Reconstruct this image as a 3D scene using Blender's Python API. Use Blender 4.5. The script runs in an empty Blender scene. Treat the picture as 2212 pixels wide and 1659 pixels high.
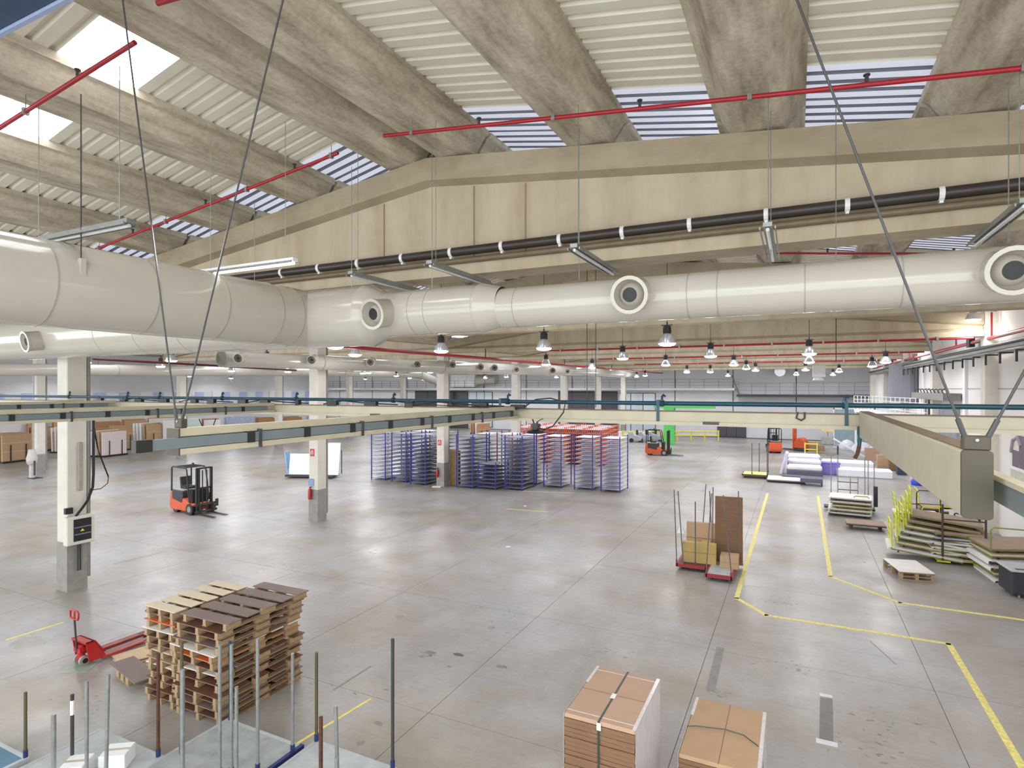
import bpy, math, random
from mathutils import Matrix, Vector
random.seed(7)
R = math.radians
S = bpy.context.scene
COL = S.collection
# ------------------------------------------------------------------ camera
FPX, VX, HY, H = 1258.5, 1720.0, 838.5, 5.6
TH = math.atan((VX - 1106) / FPX)
cs, sn = math.cos(TH), math.sin(TH)
cam = bpy.data.cameras.new('camera'); camo = bpy.data.objects.new('camera', cam); COL.objects.link(camo)
camo.location = (0, 0, H); camo.rotation_euler = (R(90), 0, TH)
cam.sensor_width = 36; cam.lens = 36 * FPX / 2212; cam.shift_y = (HY - 829.5) / 2212
cam.clip_end = 400; cam.clip_start = 0.05
S.camera = camo
# ------------------------------------------------------------------ world, exposure
S.view_settings.view_transform = 'Standard'; S.view_settings.look = 'None'
S.view_settings.gamma = 1; S.view_settings.use_curve_mapping = False
S.view_settings.exposure = 0.33
W = bpy.data.worlds.new('world'); S.world = W; W.use_nodes = True
bg = W.node_tree.nodes['Background']; bg.inputs[0].default_value = (0.93, 0.97, 1.0, 1); bg.inputs[1].default_value = 2.9
LAMP_W = 135.0      # power of one high bay lamp
TUBE_W = 60.0       # power of one fluorescent batten
SKY_F = 6.0
SKY_E = 4.0         # brightness of daylit roof panes
S.cycles.max_bounces = 8; S.cycles.diffuse_bounces = 5; S.cycles.glossy_bounces = 4
S.cycles.sample_clamp_indirect = 6

# pixel -> place, used while laying out (floor height z, plane y, plane x)
def ray(px, py):
    u = (px - 1106) / FPX
    return -sn + u * cs, cs + u * sn, (HY - py) / FPX
def F(px, py, z=0.0):
    a = ray(px, py); t = (z - H) / a[2]; return Vector((a[0] * t, a[1] * t, z))
def PY(px, py, y):
    a = ray(px, py); t = y / a[1]; return Vector((a[0] * t, y, H + a[2] * t))
def PX(px, py, x):
    a = ray(px, py); t = x / a[0]; return Vector((x, a[1] * t, H + a[2] * t))
def PT(px, py, t):
    a = ray(px, py); return Vector((a[0] * t, a[1] * t, H + a[2] * t))

# ------------------------------------------------------------------ materials
def lin(c):
    return tuple(((x / 255) / 12.92 if x <= 10 else (((x / 255) + 0.055) / 1.055) ** 2.4) for x in c) + (1,)
MATS = {}
def mat(name, rgb, rough=0.6, metal=0.0, var=0.12, scale=6.0, bump=0.0, stretch=(1, 1, 1), coat=0.0, alpha=1.0):
    if name in MATS: return MATS[name]
    m = bpy.data.materials.new(name); MATS[name] = m; m.use_nodes = True
    nt = m.node_tree; b = nt.nodes['Principled BSDF']
    b.inputs['Roughness'].default_value = rough; b.inputs['Metallic'].default_value = metal
    if coat: b.inputs['Coat Weight'].default_value = coat; b.inputs['Coat Roughness'].default_value = 0.12
    if alpha < 1: b.inputs['Alpha'].default_value = alpha
    c = lin(rgb)
    if var <= 0:
        b.inputs['Base Color'].default_value = c
        return m
    tc = nt.nodes.new('ShaderNodeTexCoord'); mp = nt.nodes.new('ShaderNodeMapping')
    mp.inputs['Scale'].default_value = stretch
    nz = nt.nodes.new('ShaderNodeTexNoise'); nz.inputs['Scale'].default_value = scale; nz.inputs['Detail'].default_value = 5
    rp = nt.nodes.new('ShaderNodeValToRGB')
    rp.color_ramp.elements[0].position = 0.3; rp.color_ramp.elements[1].position = 0.72
    rp.color_ramp.elements[0].color = tuple(x * (1 - var) for x in c[:3]) + (1,)
    rp.color_ramp.elements[1].color = tuple(min(1, x * (1 + var)) for x in c[:3]) + (1,)
    L = nt.links.new
    L(tc.outputs['Object'], mp.inputs[0]); L(mp.outputs[0], nz.inputs[0]); L(nz.outputs[0], rp.inputs[0]); L(rp.outputs[0], b.inputs['Base Color'])
    if bump:
        bp = nt.nodes.new('ShaderNodeBump'); bp.inputs['Strength'].default_value = bump; bp.inputs['Distance'].default_value = 0.02
        L(nz.outputs[0], bp.inputs['Height']); L(bp.outputs[0], b.inputs['Normal'])
    return m
def emis(name, rgb, strength):
    if name in MATS: return MATS[name]
    m = bpy.data.materials.new(name); MATS[name] = m; m.use_nodes = True
    b = m.node_tree.nodes['Principled BSDF']
    b.inputs['Base Color'].default_value = lin(rgb); b.inputs['Emission Color'].default_value = lin(rgb); b.inputs['Emission Strength'].default_value = strength
    return m
def floor_mat():
    m = bpy.data.materials.new('polished concrete'); m.use_nodes = True
    nt = m.node_tree; L = nt.links.new; b = nt.nodes['Principled BSDF']
    g = nt.nodes.new('ShaderNodeNewGeometry')
    def noise(sc, det, st=(1, 1, 1), off=(0, 0, 0)):
        mp = nt.nodes.new('ShaderNodeMapping'); mp.inputs['Scale'].default_value = st; mp.inputs['Location'].default_value = off
        n = nt.nodes.new('ShaderNodeTexNoise'); n.inputs['Scale'].default_value = sc; n.inputs['Detail'].default_value = det
        n.inputs['Roughness'].default_value = 0.62
        L(g.outputs['Position'], mp.inputs[0]); L(mp.outputs[0], n.inputs[0]); return n
    def ramp(n, p0, p1, c0, c1):
        r = nt.nodes.new('ShaderNodeValToRGB'); r.color_ramp.elements[0].position = p0; r.color_ramp.elements[1].position = p1
        r.color_ramp.elements[0].color = c0; r.color_ramp.elements[1].color = c1; L(n.outputs[0], r.inputs[0]); return r
    def mul(a, bb, fac=1.0):
        x = nt.nodes.new('ShaderNodeMixRGB'); x.blend_type = 'MULTIPLY'; x.inputs[0].default_value = fac
        L(a.outputs[0], x.inputs[1]); L(bb.outputs[0], x.inputs[2]); return x
    base = ramp(noise(0.2, 7), 0.36, 0.66, lin((148, 139, 125)), lin((171, 170, 171)))
    mid = ramp(noise(1.1, 8, (1, 0.6, 1), (3, 7, 0)), 0.28, 0.66, (0.82, 0.815, 0.81, 1), (1, 1, 1, 1))
    fine = ramp(noise(9, 6), 0.3, 0.7, (0.88, 0.87, 0.86, 1), (1, 1, 1, 1))
    spots = ramp(noise(0.75, 3, (1, 1, 1), (11, 2, 0)), 0.20, 0.27, (0.7, 0.68, 0.66, 1), (1, 1, 1, 1))
    scr = ramp(noise(1.6, 3, (0.25, 3.0, 1), (5, 0, 0)), 0.2, 0.45, (0.86, 0.855, 0.85, 1), (1, 1, 1, 1))
    o = mul(mul(mul(mul(base, mid), fine), spots, 0.8), scr)
    L(o.outputs[0], b.inputs['Base Color'])
    rr = ramp(noise(0.7, 6, (1, 1, 1), (2, 9, 0)), 0.3, 0.75, (0.27, 0.27, 0.27, 1), (0.50, 0.50, 0.50, 1))
    L(rr.outputs[0], b.inputs['Roughness'])
    b.inputs['Specular IOR Level'].default_value = 0.5
    return m
def concrete_mat(name, dark, light, streak=(1, 1, 1), bump=0.25, grain=14, gl_=.8):
    m = bpy.data.materials.new(name); m.use_nodes = True
    nt = m.node_tree; L = nt.links.new; b = nt.nodes['Principled BSDF']; b.inputs['Roughness'].default_value = 0.85
    tc = nt.nodes.new('ShaderNodeTexCoord')
    mp = nt.nodes.new('ShaderNodeMapping'); mp.inputs['Scale'].default_value = streak
    n1 = nt.nodes.new('ShaderNodeTexNoise'); n1.inputs['Scale'].default_value = 1.3; n1.inputs['Detail'].default_value = 9; n1.inputs['Roughness'].default_value = 0.65
    n2 = nt.nodes.new('ShaderNodeTexNoise'); n2.inputs['Scale'].default_value = grain; n2.inputs['Detail'].default_value = 4
    L(tc.outputs['Object'], mp.inputs[0]); L(mp.outputs[0], n1.inputs[0]); L(tc.outputs['Object'], n2.inputs[0])
    r1 = nt.nodes.new('ShaderNodeValToRGB'); r1.color_ramp.elements[0].position = 0.34; r1.color_ramp.elements[1].position = 0.62
    r1.color_ramp.elements[0].color = lin(dark); r1.color_ramp.elements[1].color = lin(light); L(n1.outputs[0], r1.inputs[0])
    r2 = nt.nodes.new('ShaderNodeValToRGB'); r2.color_ramp.elements[0].position = 0.25; r2.color_ramp.elements[1].position = 0.6
    r2.color_ramp.elements[0].color = (gl_, gl_ - .01, gl_ - .02, 1); r2.color_ramp.elements[1].color = (1, 1, 1, 1); L(n2.outputs[0], r2.inputs[0])
    x = nt.nodes.new('ShaderNodeMixRGB'); x.blend_type = 'MULTIPLY'; x.inputs[0].default_value = 1
    L(r1.outputs[0], x.inputs[1]); L(r2.outputs[0], x.inputs[2]); L(x.outputs[0], b.inputs['Base Color'])
    bp = nt.nodes.new('ShaderNodeBump'); bp.inputs['Strength'].default_value = bump; bp.inputs['Distance'].default_value = 0.02
    L(n1.outputs[0], bp.inputs['Height']); L(bp.outputs[0], b.inputs['Normal'])
    return m
M_FLOOR = floor_mat()
M_BEAM = concrete_mat('weathered grey concrete', (152, 141, 121), (212, 203, 184), (2.2, 0.45, 2.2))
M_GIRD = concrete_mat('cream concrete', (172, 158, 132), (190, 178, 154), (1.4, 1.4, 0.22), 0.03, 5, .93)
M_COLM = mat('painted column', (206, 201, 190), 0.6, var=0.06, scale=3)
M_COLG = mat('grey column base', (140, 137, 131), 0.6, var=0.15, scale=4)
M_SHEET = mat('roof sheet', (230, 226, 212), 0.45, 0.0, var=0.06, scale=2)
M_DUCT = mat('cream duct paint', (194, 189, 177), 0.16, 0.0, var=0.03, scale=1.5, coat=0.4)
M_CREAM = mat('cream rail paint', (174, 167, 145), 0.45, var=0.07, scale=5)
M_CREAMD = mat('dark olive end plate', (62, 56, 43), 0.5, var=0.1)
M_BUSB = mat('grey busbar', (106, 116, 120), 0.4, 0.1, var=0.06)
M_BLACK = mat('black plastic', (26, 26, 27), 0.45, var=0.1)
M_DARK = mat('dark grey steel', (56, 56, 58), 0.6, 0.0, var=0.15)
M_STEEL = mat('galvanised steel', (150, 153, 152), 0.38, 0.6, var=0.15, scale=12)
M_RUST = mat('rusty steel', (84, 50, 36), 0.7, 0.2, var=0.3, scale=14)
M_BROWNP = mat('dark brown pipe', (52, 44, 40), 0.4, var=0.1)
M_RED = mat('red pipe paint', (156, 22, 38), 0.4, var=0.08)
M_REDM = mat('red truck paint', (170, 32, 34), 0.45, var=0.15)
M_TEAL = mat('teal pipe paint', (10, 62, 80), 0.4, var=0.1)
M_WHITE = mat('white paint', (226, 226, 226), 0.5, var=0.03)
M_ORANGE = mat('orange truck paint', (206, 86, 48), 0.4, var=0.07)
M_BLUE = mat('blue rack paint', (38, 48, 150), 0.45, var=0.1)
M_BLUED = mat('dark blue socket paint', (30, 42, 92), 0.5, var=0.12)
M_BLUEB = mat('worn blue board', (82, 116, 138), 0.7, var=0.14)
M_CARD = mat('cardboard', (176, 146, 114), 0.8, var=0.06, scale=3)
M_CARDD = mat('brown cardboard', (122, 92, 68), 0.85, var=0.15, scale=3, stretch=(1, 1, 12))
M_CARDP = mat('pinkish cardboard', (178, 148, 126), 0.78, var=0.05, scale=3)
M_PARC = mat('chipboard', (150, 126, 94), 0.8, var=0.15, scale=22)
M_YEL = mat('yellow line paint', (226, 208, 96), 0.55, var=0.14, scale=9)
M_YGRN = mat('yellow green trolley paint', (206, 210, 40), 0.5, var=0.15)
M_WPANEL = mat('white coated panel', (224, 222, 222), 0.4, var=0.04)
M_GREYPL = mat('grey worn deck', (168, 172, 172), 0.6, var=0.14, scale=5)
M_LAMP = emis('lamp glow', (255, 252, 244), 14.0)
M_TUBE = emis('tube glow', (255, 253, 246), 1.6)
M_SKYP = emis('daylit roof pane', (250, 250, 255), SKY_E)
M_FILM = mat('stretch film', (214, 206, 206), 0.12, var=0.1, scale=30, stretch=(1, 1, 0.2))

# ------------------------------------------------------------------ mesh helpers
KIDS = {}
class B:
    def __init__(s): s.v = []; s.f = []; s.m = []; s.k = 0
    def add(s, vs, fs):
        o = len(s.v); s.v += [tuple(p) for p in vs]
        for q in fs: s.f.append(tuple(i + o for i in q)); s.m.append(s.k)
        return s
    def box(s, x0, x1, y0, y1, z0, z1):
        return s.add([(x0, y0, z0), (x1, y0, z0), (x1, y1, z0), (x0, y1, z0), (x0, y0, z1), (x1, y0, z1), (x1, y1, z1), (x0, y1, z1)],
                     [(0, 3, 2, 1), (4, 5, 6, 7), (0, 1, 5, 4), (1, 2, 6, 5), (2, 3, 7, 6), (3, 0, 4, 7)])
    def cb(s, c, d): return s.box(c[0] - d[0] / 2, c[0] + d[0] / 2, c[1] - d[1] / 2, c[1] + d[1] / 2, c[2] - d[2] / 2, c[2] + d[2] / 2)
    def rbox(s, c, d, rx=0, ry=0, rz=0):
        b = B().cb((0, 0, 0), d); m = Matrix.Translation(c) @ Matrix.Rotation(rz, 4, 'Z') @ Matrix.Rotation(ry, 4, 'Y') @ Matrix.Rotation(rx, 4, 'X')
        return s.add([m @ Vector(p) for p in b.v], b.f)
    def cyl(s, a, b, r, n=10, r2=None, cap=True):
        a, b = Vector(a), Vector(b); r2 = r if r2 is None else r2
        d = (b - a).normalized(); u = d.orthogonal().normalized(); w = d.cross(u)
        vs = []
        for c, rr in ((a, r), (b, r2)):
            for i in range(n):
                t = 2 * math.pi * i / n; vs.append(c + (u * math.cos(t) + w * math.sin(t)) * rr)
        fs = [(i, (i + 1) % n, n + (i + 1) % n, n + i) for i in range(n)]
        if cap: fs += [tuple(range(n - 1, -1, -1)), tuple(range(n, 2 * n))]
        return s.add(vs, fs)
    def tube(s, pts, r, n=6):
        pts = [Vector(p) for p in pts]; vs = []; fs = []; u = None
        for i, p in enumerate(pts):
            d = (pts[min(i + 1, len(pts) - 1)] - pts[max(i - 1, 0)]).normalized()
            u = d.orthogonal().normalized() if u is None else (u - d * u.dot(d)).normalized()
            w = d.cross(u); rr = r[i] if isinstance(r, (list, tuple)) else r
            for k in range(n):
                t = 2 * math.pi * k / n; vs.append(p + (u * math.cos(t) + w * math.sin(t)) * rr)
        for i in range(len(pts) - 1):
            for k in range(n): fs.append((i * n + k, i * n + (k + 1) % n, (i + 1) * n + (k + 1) % n, (i + 1) * n + k))
        fs += [tuple(range(n - 1, -1, -1)), tuple(range((len(pts) - 1) * n, len(pts) * n))]
        return s.add(vs, fs)
    def prism(s, poly, axis, a, b):
        n = len(poly)
        def p(q, t): return {'x': (t, q[0], q[1]), 'y': (q[0], t, q[1]), 'z': (q[0], q[1], t)}[axis]
        vs = [p(q, a) for q in poly] + [p(q, b) for q in poly]
        return s.add(vs, [(i, (i + 1) % n, n + (i + 1) % n, n + i) for i in range(n)] + [tuple(range(n - 1, -1, -1)), tuple(range(n, 2 * n))])
    def lathe(s, prof, n=20, o=(0, 0, 0), axis='z'):
        vs = []; fs = []
        for r, z in prof:
            for k in range(n):
                t = 2 * math.pi * k / n; a, b = r * math.cos(t), r * math.sin(t)
                vs.append({'z': (o[0] + a, o[1] + b, o[2] + z), 'y': (o[0] + a, o[1] + z, o[2] + b), 'x': (o[0] + z, o[1] + a, o[2] + b)}[axis])
        for i in range(len(prof) - 1):
            for k in range(n): fs.append((i * n + k, i * n + (k + 1) % n, (i + 1) * n + (k + 1) % n, (i + 1) * n + k))
        return s.add(vs, fs)
    def obj(s, name, mats, parent=None, smooth=False, loc=None, bevel=0.0):
        me = bpy.data.meshes.new(name); me.from_pydata(s.v, [], s.f); me.update()
        mats = mats if isinstance(mats, (list, tuple)) else [mats]
        for m in mats: me.materials.append(m)
        if len(mats) > 1: me.polygons.foreach_set('material_index', s.m)
        import bmesh
        bm = bmesh.new(); bm.from_mesh(me); bmesh.ops.recalc_face_normals(bm, faces=bm.faces)
        if bevel:
            bmesh.ops.bevel(bm, geom=[e for e in bm.edges], offset=bevel, segments=1, affect='EDGES', clamp_overlap=True)
        bm.to_mesh(me); bm.free()
        if smooth:
            me.polygons.foreach_set('use_smooth', [True] * len(me.polygons))
            me.set_sharp_from_angle(angle=R(42))
        o = bpy.data.objects.new(name, me); COL.objects.link(o)
        if parent: par(o, parent)
        if loc is not None: o.location = loc
        return o
def tag(o, label, cat, group=None):
    o['label'] = label; o['category'] = cat
    if group: o['group'] = group
    return o
def thing(name, label, cat, loc=(0, 0, 0), rz=0.0, group=None):
    o = bpy.data.objects.new(name, None); COL.objects.link(o); o.location = loc; o.rotation_euler = (0, 0, rz)
    return tag(o, label, cat, group)
def struct(o): o['kind'] = 'structure'; return o
def kids(o): return list(KIDS.get(o.name, ()))
def par(c, p): c.parent = p; KIDS.setdefault(p.name, []).append(c)
def dup(o, loc=None, rz=None, label=None, parent=None, group=None):
    c = o.copy(); COL.objects.link(c)
    if parent: par(c, parent)
    if loc is not None: c.location = loc
    if rz is not None: c.rotation_euler = (c.rotation_euler[0], c.rotation_euler[1], rz)
    if label: c['label'] = label
    if group: c['group'] = group
    for k in kids(o): dup(k, parent=c)
    return c
def put(o, parent, loc=None, rot=None):
    c = o.copy(); COL.objects.link(c); par(c, parent)
    if loc is not None: c.location = loc
    if rot is not None: c.rotation_euler = rot
    return c
ORD = ['first', 'second', 'third', 'fourth', 'fifth', 'sixth', 'seventh', 'eighth', 'ninth', 'tenth', 'eleventh', 'twelfth', 'thirteenth', 'fourteenth', 'fifteenth', 'sixteenth', 'seventeenth', 'eighteenth', 'nineteenth', 'twentieth', 'last', 'last but one']
GY = [9.25 + 9.7 * k for k in range(7)]                  # girder planes
RIDGE = -6.15
def zroof(x): return 9.84 - (0.105 * (x - RIDGE) if x > RIDGE else 0.128 * (RIDGE - x))
XW, XC, XC2, YF, XL = 7.0, -18.2, -43.5, 71.0, -70.0

# =================================================================== SETTING
# floor of cast slabs with sawn joints
fl = struct(B().box(XL - 1, XW + 0.4, -9, YF + 1, -0.25, -0.012).obj('floor', mat('floor joint', (112, 107, 101), 0.9, var=0.1)))
JX = [2.3 - 4.0 * k for k in range(19)]; JX = [XW + 0.3] + JX
JY = [-1.0 + 4.7 * k for k in range(16)]
slab_cache = {}
for a in range(len(JX) - 1):
    for b in range(len(JY) - 1):
        x1, x0, y0, y1 = JX[a], JX[a + 1], JY[b], JY[b + 1]
        if x0 < -24 and y1 < 8: continue
        w, d = round(x1 - x0, 3), round(y1 - y0, 3)
        if (w, d) not in slab_cache:
            slab_cache[(w, d)] = B().box(0.005, w - 0.005, 0.005, d - 0.005, -0.011, 0).obj('slab', M_FLOOR, fl, loc=(x0, y0, 0))
        else:
            put(slab_cache[(w, d)], fl, (x0, y0, 0))
def floorline(pts, w, name='yellow_line', m=M_YEL, z=0.002):
    for a, b in zip(pts[:-1], pts[1:]):
        a, b = Vector(a), Vector(b); d = (b - a).normalized(); n = Vector((-d.y, d.x, 0)) * w / 2
        a = a - d * w * .3; b = b + d * w * .3
        B().add([a - n + Vector((0, 0, z)), b - n + Vector((0, 0, z)), b + n + Vector((0, 0, z)), a + n + Vector((0, 0, z)),
                 a - n, b - n, b + n, a + n], [(0, 1, 2, 3), (4, 5, 1, 0), (5, 6, 2, 1), (6, 7, 3, 2), (7, 4, 0, 3)]).obj(name, m, fl)
M_YEL2 = mat('worn yellow line', (216, 202, 116), 0.6, var=0.25, scale=14)
for line in ([(1658, 1066), (1591, 1292), (1655, 1329), (2050, 1391), (2240, 1710)], [(1767, 1072), (1794, 1245), (1944, 1302), (2230, 1342)]):
    floorline([F(*p) for p in line], 0.12, m=M_YEL2)
floorline([F(640, 1607), F(800, 1510)], 0.05); floorline([F(15, 1382), F(135, 1345)], 0.06)
floorline([F(1095, 1099), F(1185, 1106)], 0.08, m=M_YEL2); floorline([F(1240, 1065), F(1100, 1060)], 0.08, m=M_YEL2)
floorline([F(1535, 1490), F(1556, 1400)], 0.16, 'repair_strip', mat('patched floor', (128, 126, 122), 0.6, var=0.15), 0.0015)
floorline([F(1785, 1512), F(1785, 1600)], 0.2, 'repair_strip', mat('dark floor patch', (104, 103, 100), 0.45, var=0.15), 0.0015)
M_STK = mat('white floor plate', (206, 204, 202), 0.5, var=0.08)
B().cb(F(1784, 1503) + Vector((0, 0, .004)), (.2, .1, .008)).obj('floor_plate', M_STK, fl)
B().cb(F(1786, 1605) + Vector((0, 0, .004)), (.3, .13, .008)).obj('floor_plate', M_STK, fl)
def blob(px, py, rx, ry, m, seed):
    rr = random.Random(seed); c = F(px, py); vs = []; n = 18
    for i in range(n):
        t = 2 * math.pi * i / n; k = 0.7 + 0.5 * rr.random()
        vs.append((c.x + rx * k * math.cos(t), c.y + ry * k * math.sin(t), 0.0012))
    B().add(vs, [tuple(range(n))]).obj('floor_stain', m, fl)
M_ST1 = mat('oil stain', (74, 70, 64), 0.4, var=0.3, scale=9); M_ST2 = mat('damp stain', (140, 136, 126), 0.3, var=0.12); M_ST3 = mat('faint stain', (122, 116, 108), 0.5, var=0.2)
for i, q in enumerate([(990, 1414, .12, .07), (928, 1410, .15, .09), (910, 1418, .07, .05), (1084, 1440, .13, .07), (818, 1563, .1, .06), (778, 1606, .06, .07), (970, 1440, .06, .04)]): blob(*q, M_ST3 if i else M_ST1, i)
blob(60, 1388, .5, .28, M_ST2, 21); blob(390, 1275, .34, .25, M_ST2, 22); blob(240, 1640, .5, .35, M_ST2, 23)
sb = B(); rs = random.Random(77)
for px, py, n, sp in [(1900, 1560, 26, .35), (1870, 1612, 16, .3), (1700, 1300, 12, .25), (585, 1225, 26, .35), (1545, 1492, 14, .15), (930, 1412, 12, .12), (1690, 1440, 12, .3), (1320, 1410, 12, .4), (1120, 1330, 10, .5), (1950, 1250, 16, .25), (700, 1500, 10, .4), (200, 1500, 10, .5)]:
    c = F(px, py)
    for q in range(n):
        x, y = c.x + rs.gauss(0, sp), c.y + rs.gauss(0, sp * .7); a, b2 = rs.uniform(.01, .07), rs.uniform(.008, .03); th = rs.uniform(-.5, .5)
        sb.add([(x + a * math.cos(t) * math.cos(th) - b2 * math.sin(t) * math.sin(th), y + a * math.cos(t) * math.sin(th) + b2 * math.sin(t) * math.cos(th), .0013) for t in (0, .8, 1.7, 2.5, 3.3, 4.1, 5, 5.7)], [tuple(range(8))])
so_ = sb.obj('floor_specks', M_ST3, fl); so_['kind'] = 'stuff'
# skid marks
floorline([F(722, 1490), F(800, 1440)], 0.05, 'skid_mark', M_ST3, 0.001); floorline([F(245, 1219), F(362, 1190)], 0.05, 'skid_mark', M_ST3, 0.001)
floorline([F(1880, 1385), F(1935, 1435)], 0.03, 'skid_mark', M_ST3, 0.001)

# walls
M_WR = mat('right wall plaster', (222, 218, 214), 0.7, var=0.03, scale=0.8)
M_WF = mat('far wall panel', (212, 212, 216), 0.7, var=0.05, scale=0.6)
wr = struct(B().box(XW, XW + .3, -1, YF + .3, 0, 9.6).obj('wall_right', M_WR))
wf = struct(B().box(XL, XW + .3, YF, YF + .3, 0, 10.5).obj('wall_far', M_WF))
wl = struct(B().box(XL - .3, XL, 5, YF + .3, 0, 10.5).obj('wall_left', mat('left wall', (222, 222, 226), 0.7, var=0.04, scale=.5)))
# panel joints on the far wall and pilasters on the right wall
for k in range(13):
    B().box(-6.5 * k - .04, -6.5 * k + .04, YF - .03, YF, 0, 9).obj('joint_strip', M_DARK, wf)
for k in range(2, 7):
    B().box(XW - .42, XW, GY[k] - .3, GY[k] + .3, 0, 9.2).obj('pilaster', M_COLM, wr)
for y in (33.0, 42.6): B().box(XW - .12, XW, y - .2, y + .2, 0, 6.9).obj('pilaster', M_WHITE, wr)
B().box(XW - .06, XW, 11, YF, 6.95, 7.25).obj('cornice', mat('beige band', (176, 168, 152), .7), wr)
B().box(XW - .02, XW, 11, 44, 5.55, 5.6).obj('joint_strip', mat('grey joint', (170, 168, 168), .7), wr)
# doors of the far wall
def panel_door(n, x0, x1, y, z1, m, cols, lab=None, face=-1):
    d = struct(B().box(x0, x1, y - .1, y, 0, z1).obj('door_%d' % n, M_DARK))
    w = (x1 - x0) / cols
    p = B().box(.03, w - .03, -.05, 0, .05, z1 - .1).obj('door_panel', m, d, loc=(x0, y - .1, 0))
    for i in range(1, cols): put(p, d, (x0 + i * w, y - .1, 0))
    return d
M_DKG = mat('anthracite door', (78, 76, 82), .6, var=.08)
panel_door(1, -27.9, -20.0, YF, 5.2, M_DKG, 4); panel_door(2, -50.5, -41.5, YF, 5.2, M_DKG, 4); panel_door(3, -8.2, -5.1, YF, 2.7, M_DKG, 3)
# daylit windows between the dark doors
def window(n, x0, x1, z0, z1, y, cols):
    w_ = struct(B().box(x0, x1, y - .12, y, z0, z1).obj('window_%d' % n, M_DARK))
    w = (x1 - x0) / cols
    for i in range(cols): B().box(x0 + i * w + .05, x0 + (i + 1) * w - .05, y - .16, y - .11, z0 + .06, z1 - .06).obj('pane', mat('pale window pane', (196, 206, 214), .15, var=.05), w_)
window(1, -19.8, -15.3, .2, 5.0, YF, 3); window(2, -41.3, -37.6, .2, 5.1, YF, 3)
# left wall: long pale blue windows above the racks
for i in range(5):
    y = 24 + 9.4 * i; x = XL
    w_ = struct(B().box(x, x + .12, y, y + 8.4, 3.0, 5.2).obj('window_%d' % (3 + i), M_WHITE))
    for k in range(6):
        B().box(x + .1, x + .16, y + .1 + 1.37 * k, y + 1.35 + 1.37 * k, 3.1, 5.1).obj('pane', mat('bluish daylit pane' if k % 2 else 'white daylit pane', (186, 198, 236) if k % 2 else (232, 234, 242), .2, var=.04), w_)
# right wall: doors and shutters seen below the crane beam
d = struct(B().box(XW - .08, XW, 40.6, 42.0, 0, 5.0).obj('door_4', M_DKG)); B().box(XW - .13, XW - .07, 40.8, 41.8, .05, 4.8).obj('door_panel', mat('brown grey door', (84, 74, 70), .6), d)
d = struct(B().box(XW - .08, XW, 34.2, 39.4, 0, 4.6).obj('door_5', M_STEEL))
for k in range(4): B().box(XW - .14, XW - .07, 34.3 + 1.27 * k, 35.52 + 1.27 * k, .1, 4.5).obj('door_panel', mat('blue grey metal door', (150, 154, 172), .25, .5, var=.05), d)
d = struct(B().box(XW - .1, XW, 44.6, 58.5, 4.6, 7.4).obj('window_8', M_DKG))
B().box(XW - .15, XW - .05, 53, 57, 4.7, 7.2).obj('pane', mat('pale window pane', (196, 206, 214), .15, var=.05), d)
sh = B(); n = 14
for i in range(n):
    t0, t1 = math.pi * i / n, math.pi * (i + 1) / n
    y0, y1 = 49 - 3.4 * math.cos(t0), 49 - 3.4 * math.cos(t1); x0, x1 = XW - .1 - .9 * math.sin(t0), XW - .1 - .9 * math.sin(t1)
    sh.add([(x0, y0, 4.7), (x1, y1, 4.7), (x1, y1, 7.3), (x0, y0, 7.3)], [(0, 1, 2, 3)])
sh.obj('rolled_curtain', mat('grey ribbed curtain', (112, 112, 120), .6, 0, var=.08, scale=3, stretch=(1, 1, 9)), d, smooth=True)
# wall poster with a sofa (flat print)
po = tag(B().box(XW - .03, XW, 22.5, 26.9, 1.6, 4.25).obj('wall_poster', mat('poster paper', (214, 211, 205), .5, var=.04)), 'large wall poster showing a grey armchair, beside the end of the cream beam', 'poster')
B().box(XW - .035, XW - .028, 22.6, 26.85, 1.65, 2.7).obj('printed_floor', mat('poster floor', (196, 190, 178), .5), po)
pm = mat('printed grey sofa', (104, 94, 104), .6, var=.2, scale=5)
B().box(XW - .05, XW - .03, 23, 26.6, 2.75, 3.4).box(XW - .05, XW - .03, 23.2, 25.9, 3.4, 3.95).obj('printed_sofa', pm, po)
B().tube([(XW - .05, 26.7, 3.3), (XW - .05, 26.5, 3.75), (XW - .05, 26.0, 3.9), (XW - .05, 25.7, 3.6)], .06).obj('printed_armrest', mat('printed light arm', (160, 150, 158), .6), po)
B().box(XW - .06, XW - .04, 23, 26.7, 2.72, 2.82).obj('printed_base', M_WHITE, po)

# ------------------------------------------------------------------ ceiling: roof sheets between concrete roof beams
BX = [-18.3, -16.1, -13.82, -11.5, -9.15, -6.72, -5.55, -3.02, -0.48, 2.07, 4.6]
HB = .30; FW = .60; HF = .44            # web height, half flange width, flange top
ce = struct(bpy.data.objects.new('ceiling', None)); COL.objects.link(ce)
def sheet_mesh(xa, za, xb, zb, ylen, ribs, m, name='roof_sheet'):
    b = B(); p = ylen / ribs; prof = []
    for i in range(ribs):
        prof += [(p * (i + 0), 0), (p * (i + .6), 0), (p * (i + .7), .06), (p * (i + .9), .06)]
    prof.append((ylen, 0))
    vs = []
    for y, dz in prof: vs += [(xa, y, za + dz), (xb, y, zb + dz)]
    for i in range(len(prof) - 1):
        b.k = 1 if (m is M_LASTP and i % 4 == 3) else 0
        b.f.append((2 * i, 2 * i + 1, 2 * i + 3, 2 * i + 2)); b.m.append(b.k)
    b.v = vs
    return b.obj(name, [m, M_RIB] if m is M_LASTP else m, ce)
M_LASTP = mat('bluish glowing sheet', (206, 212, 226), .3, var=.03)
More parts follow.
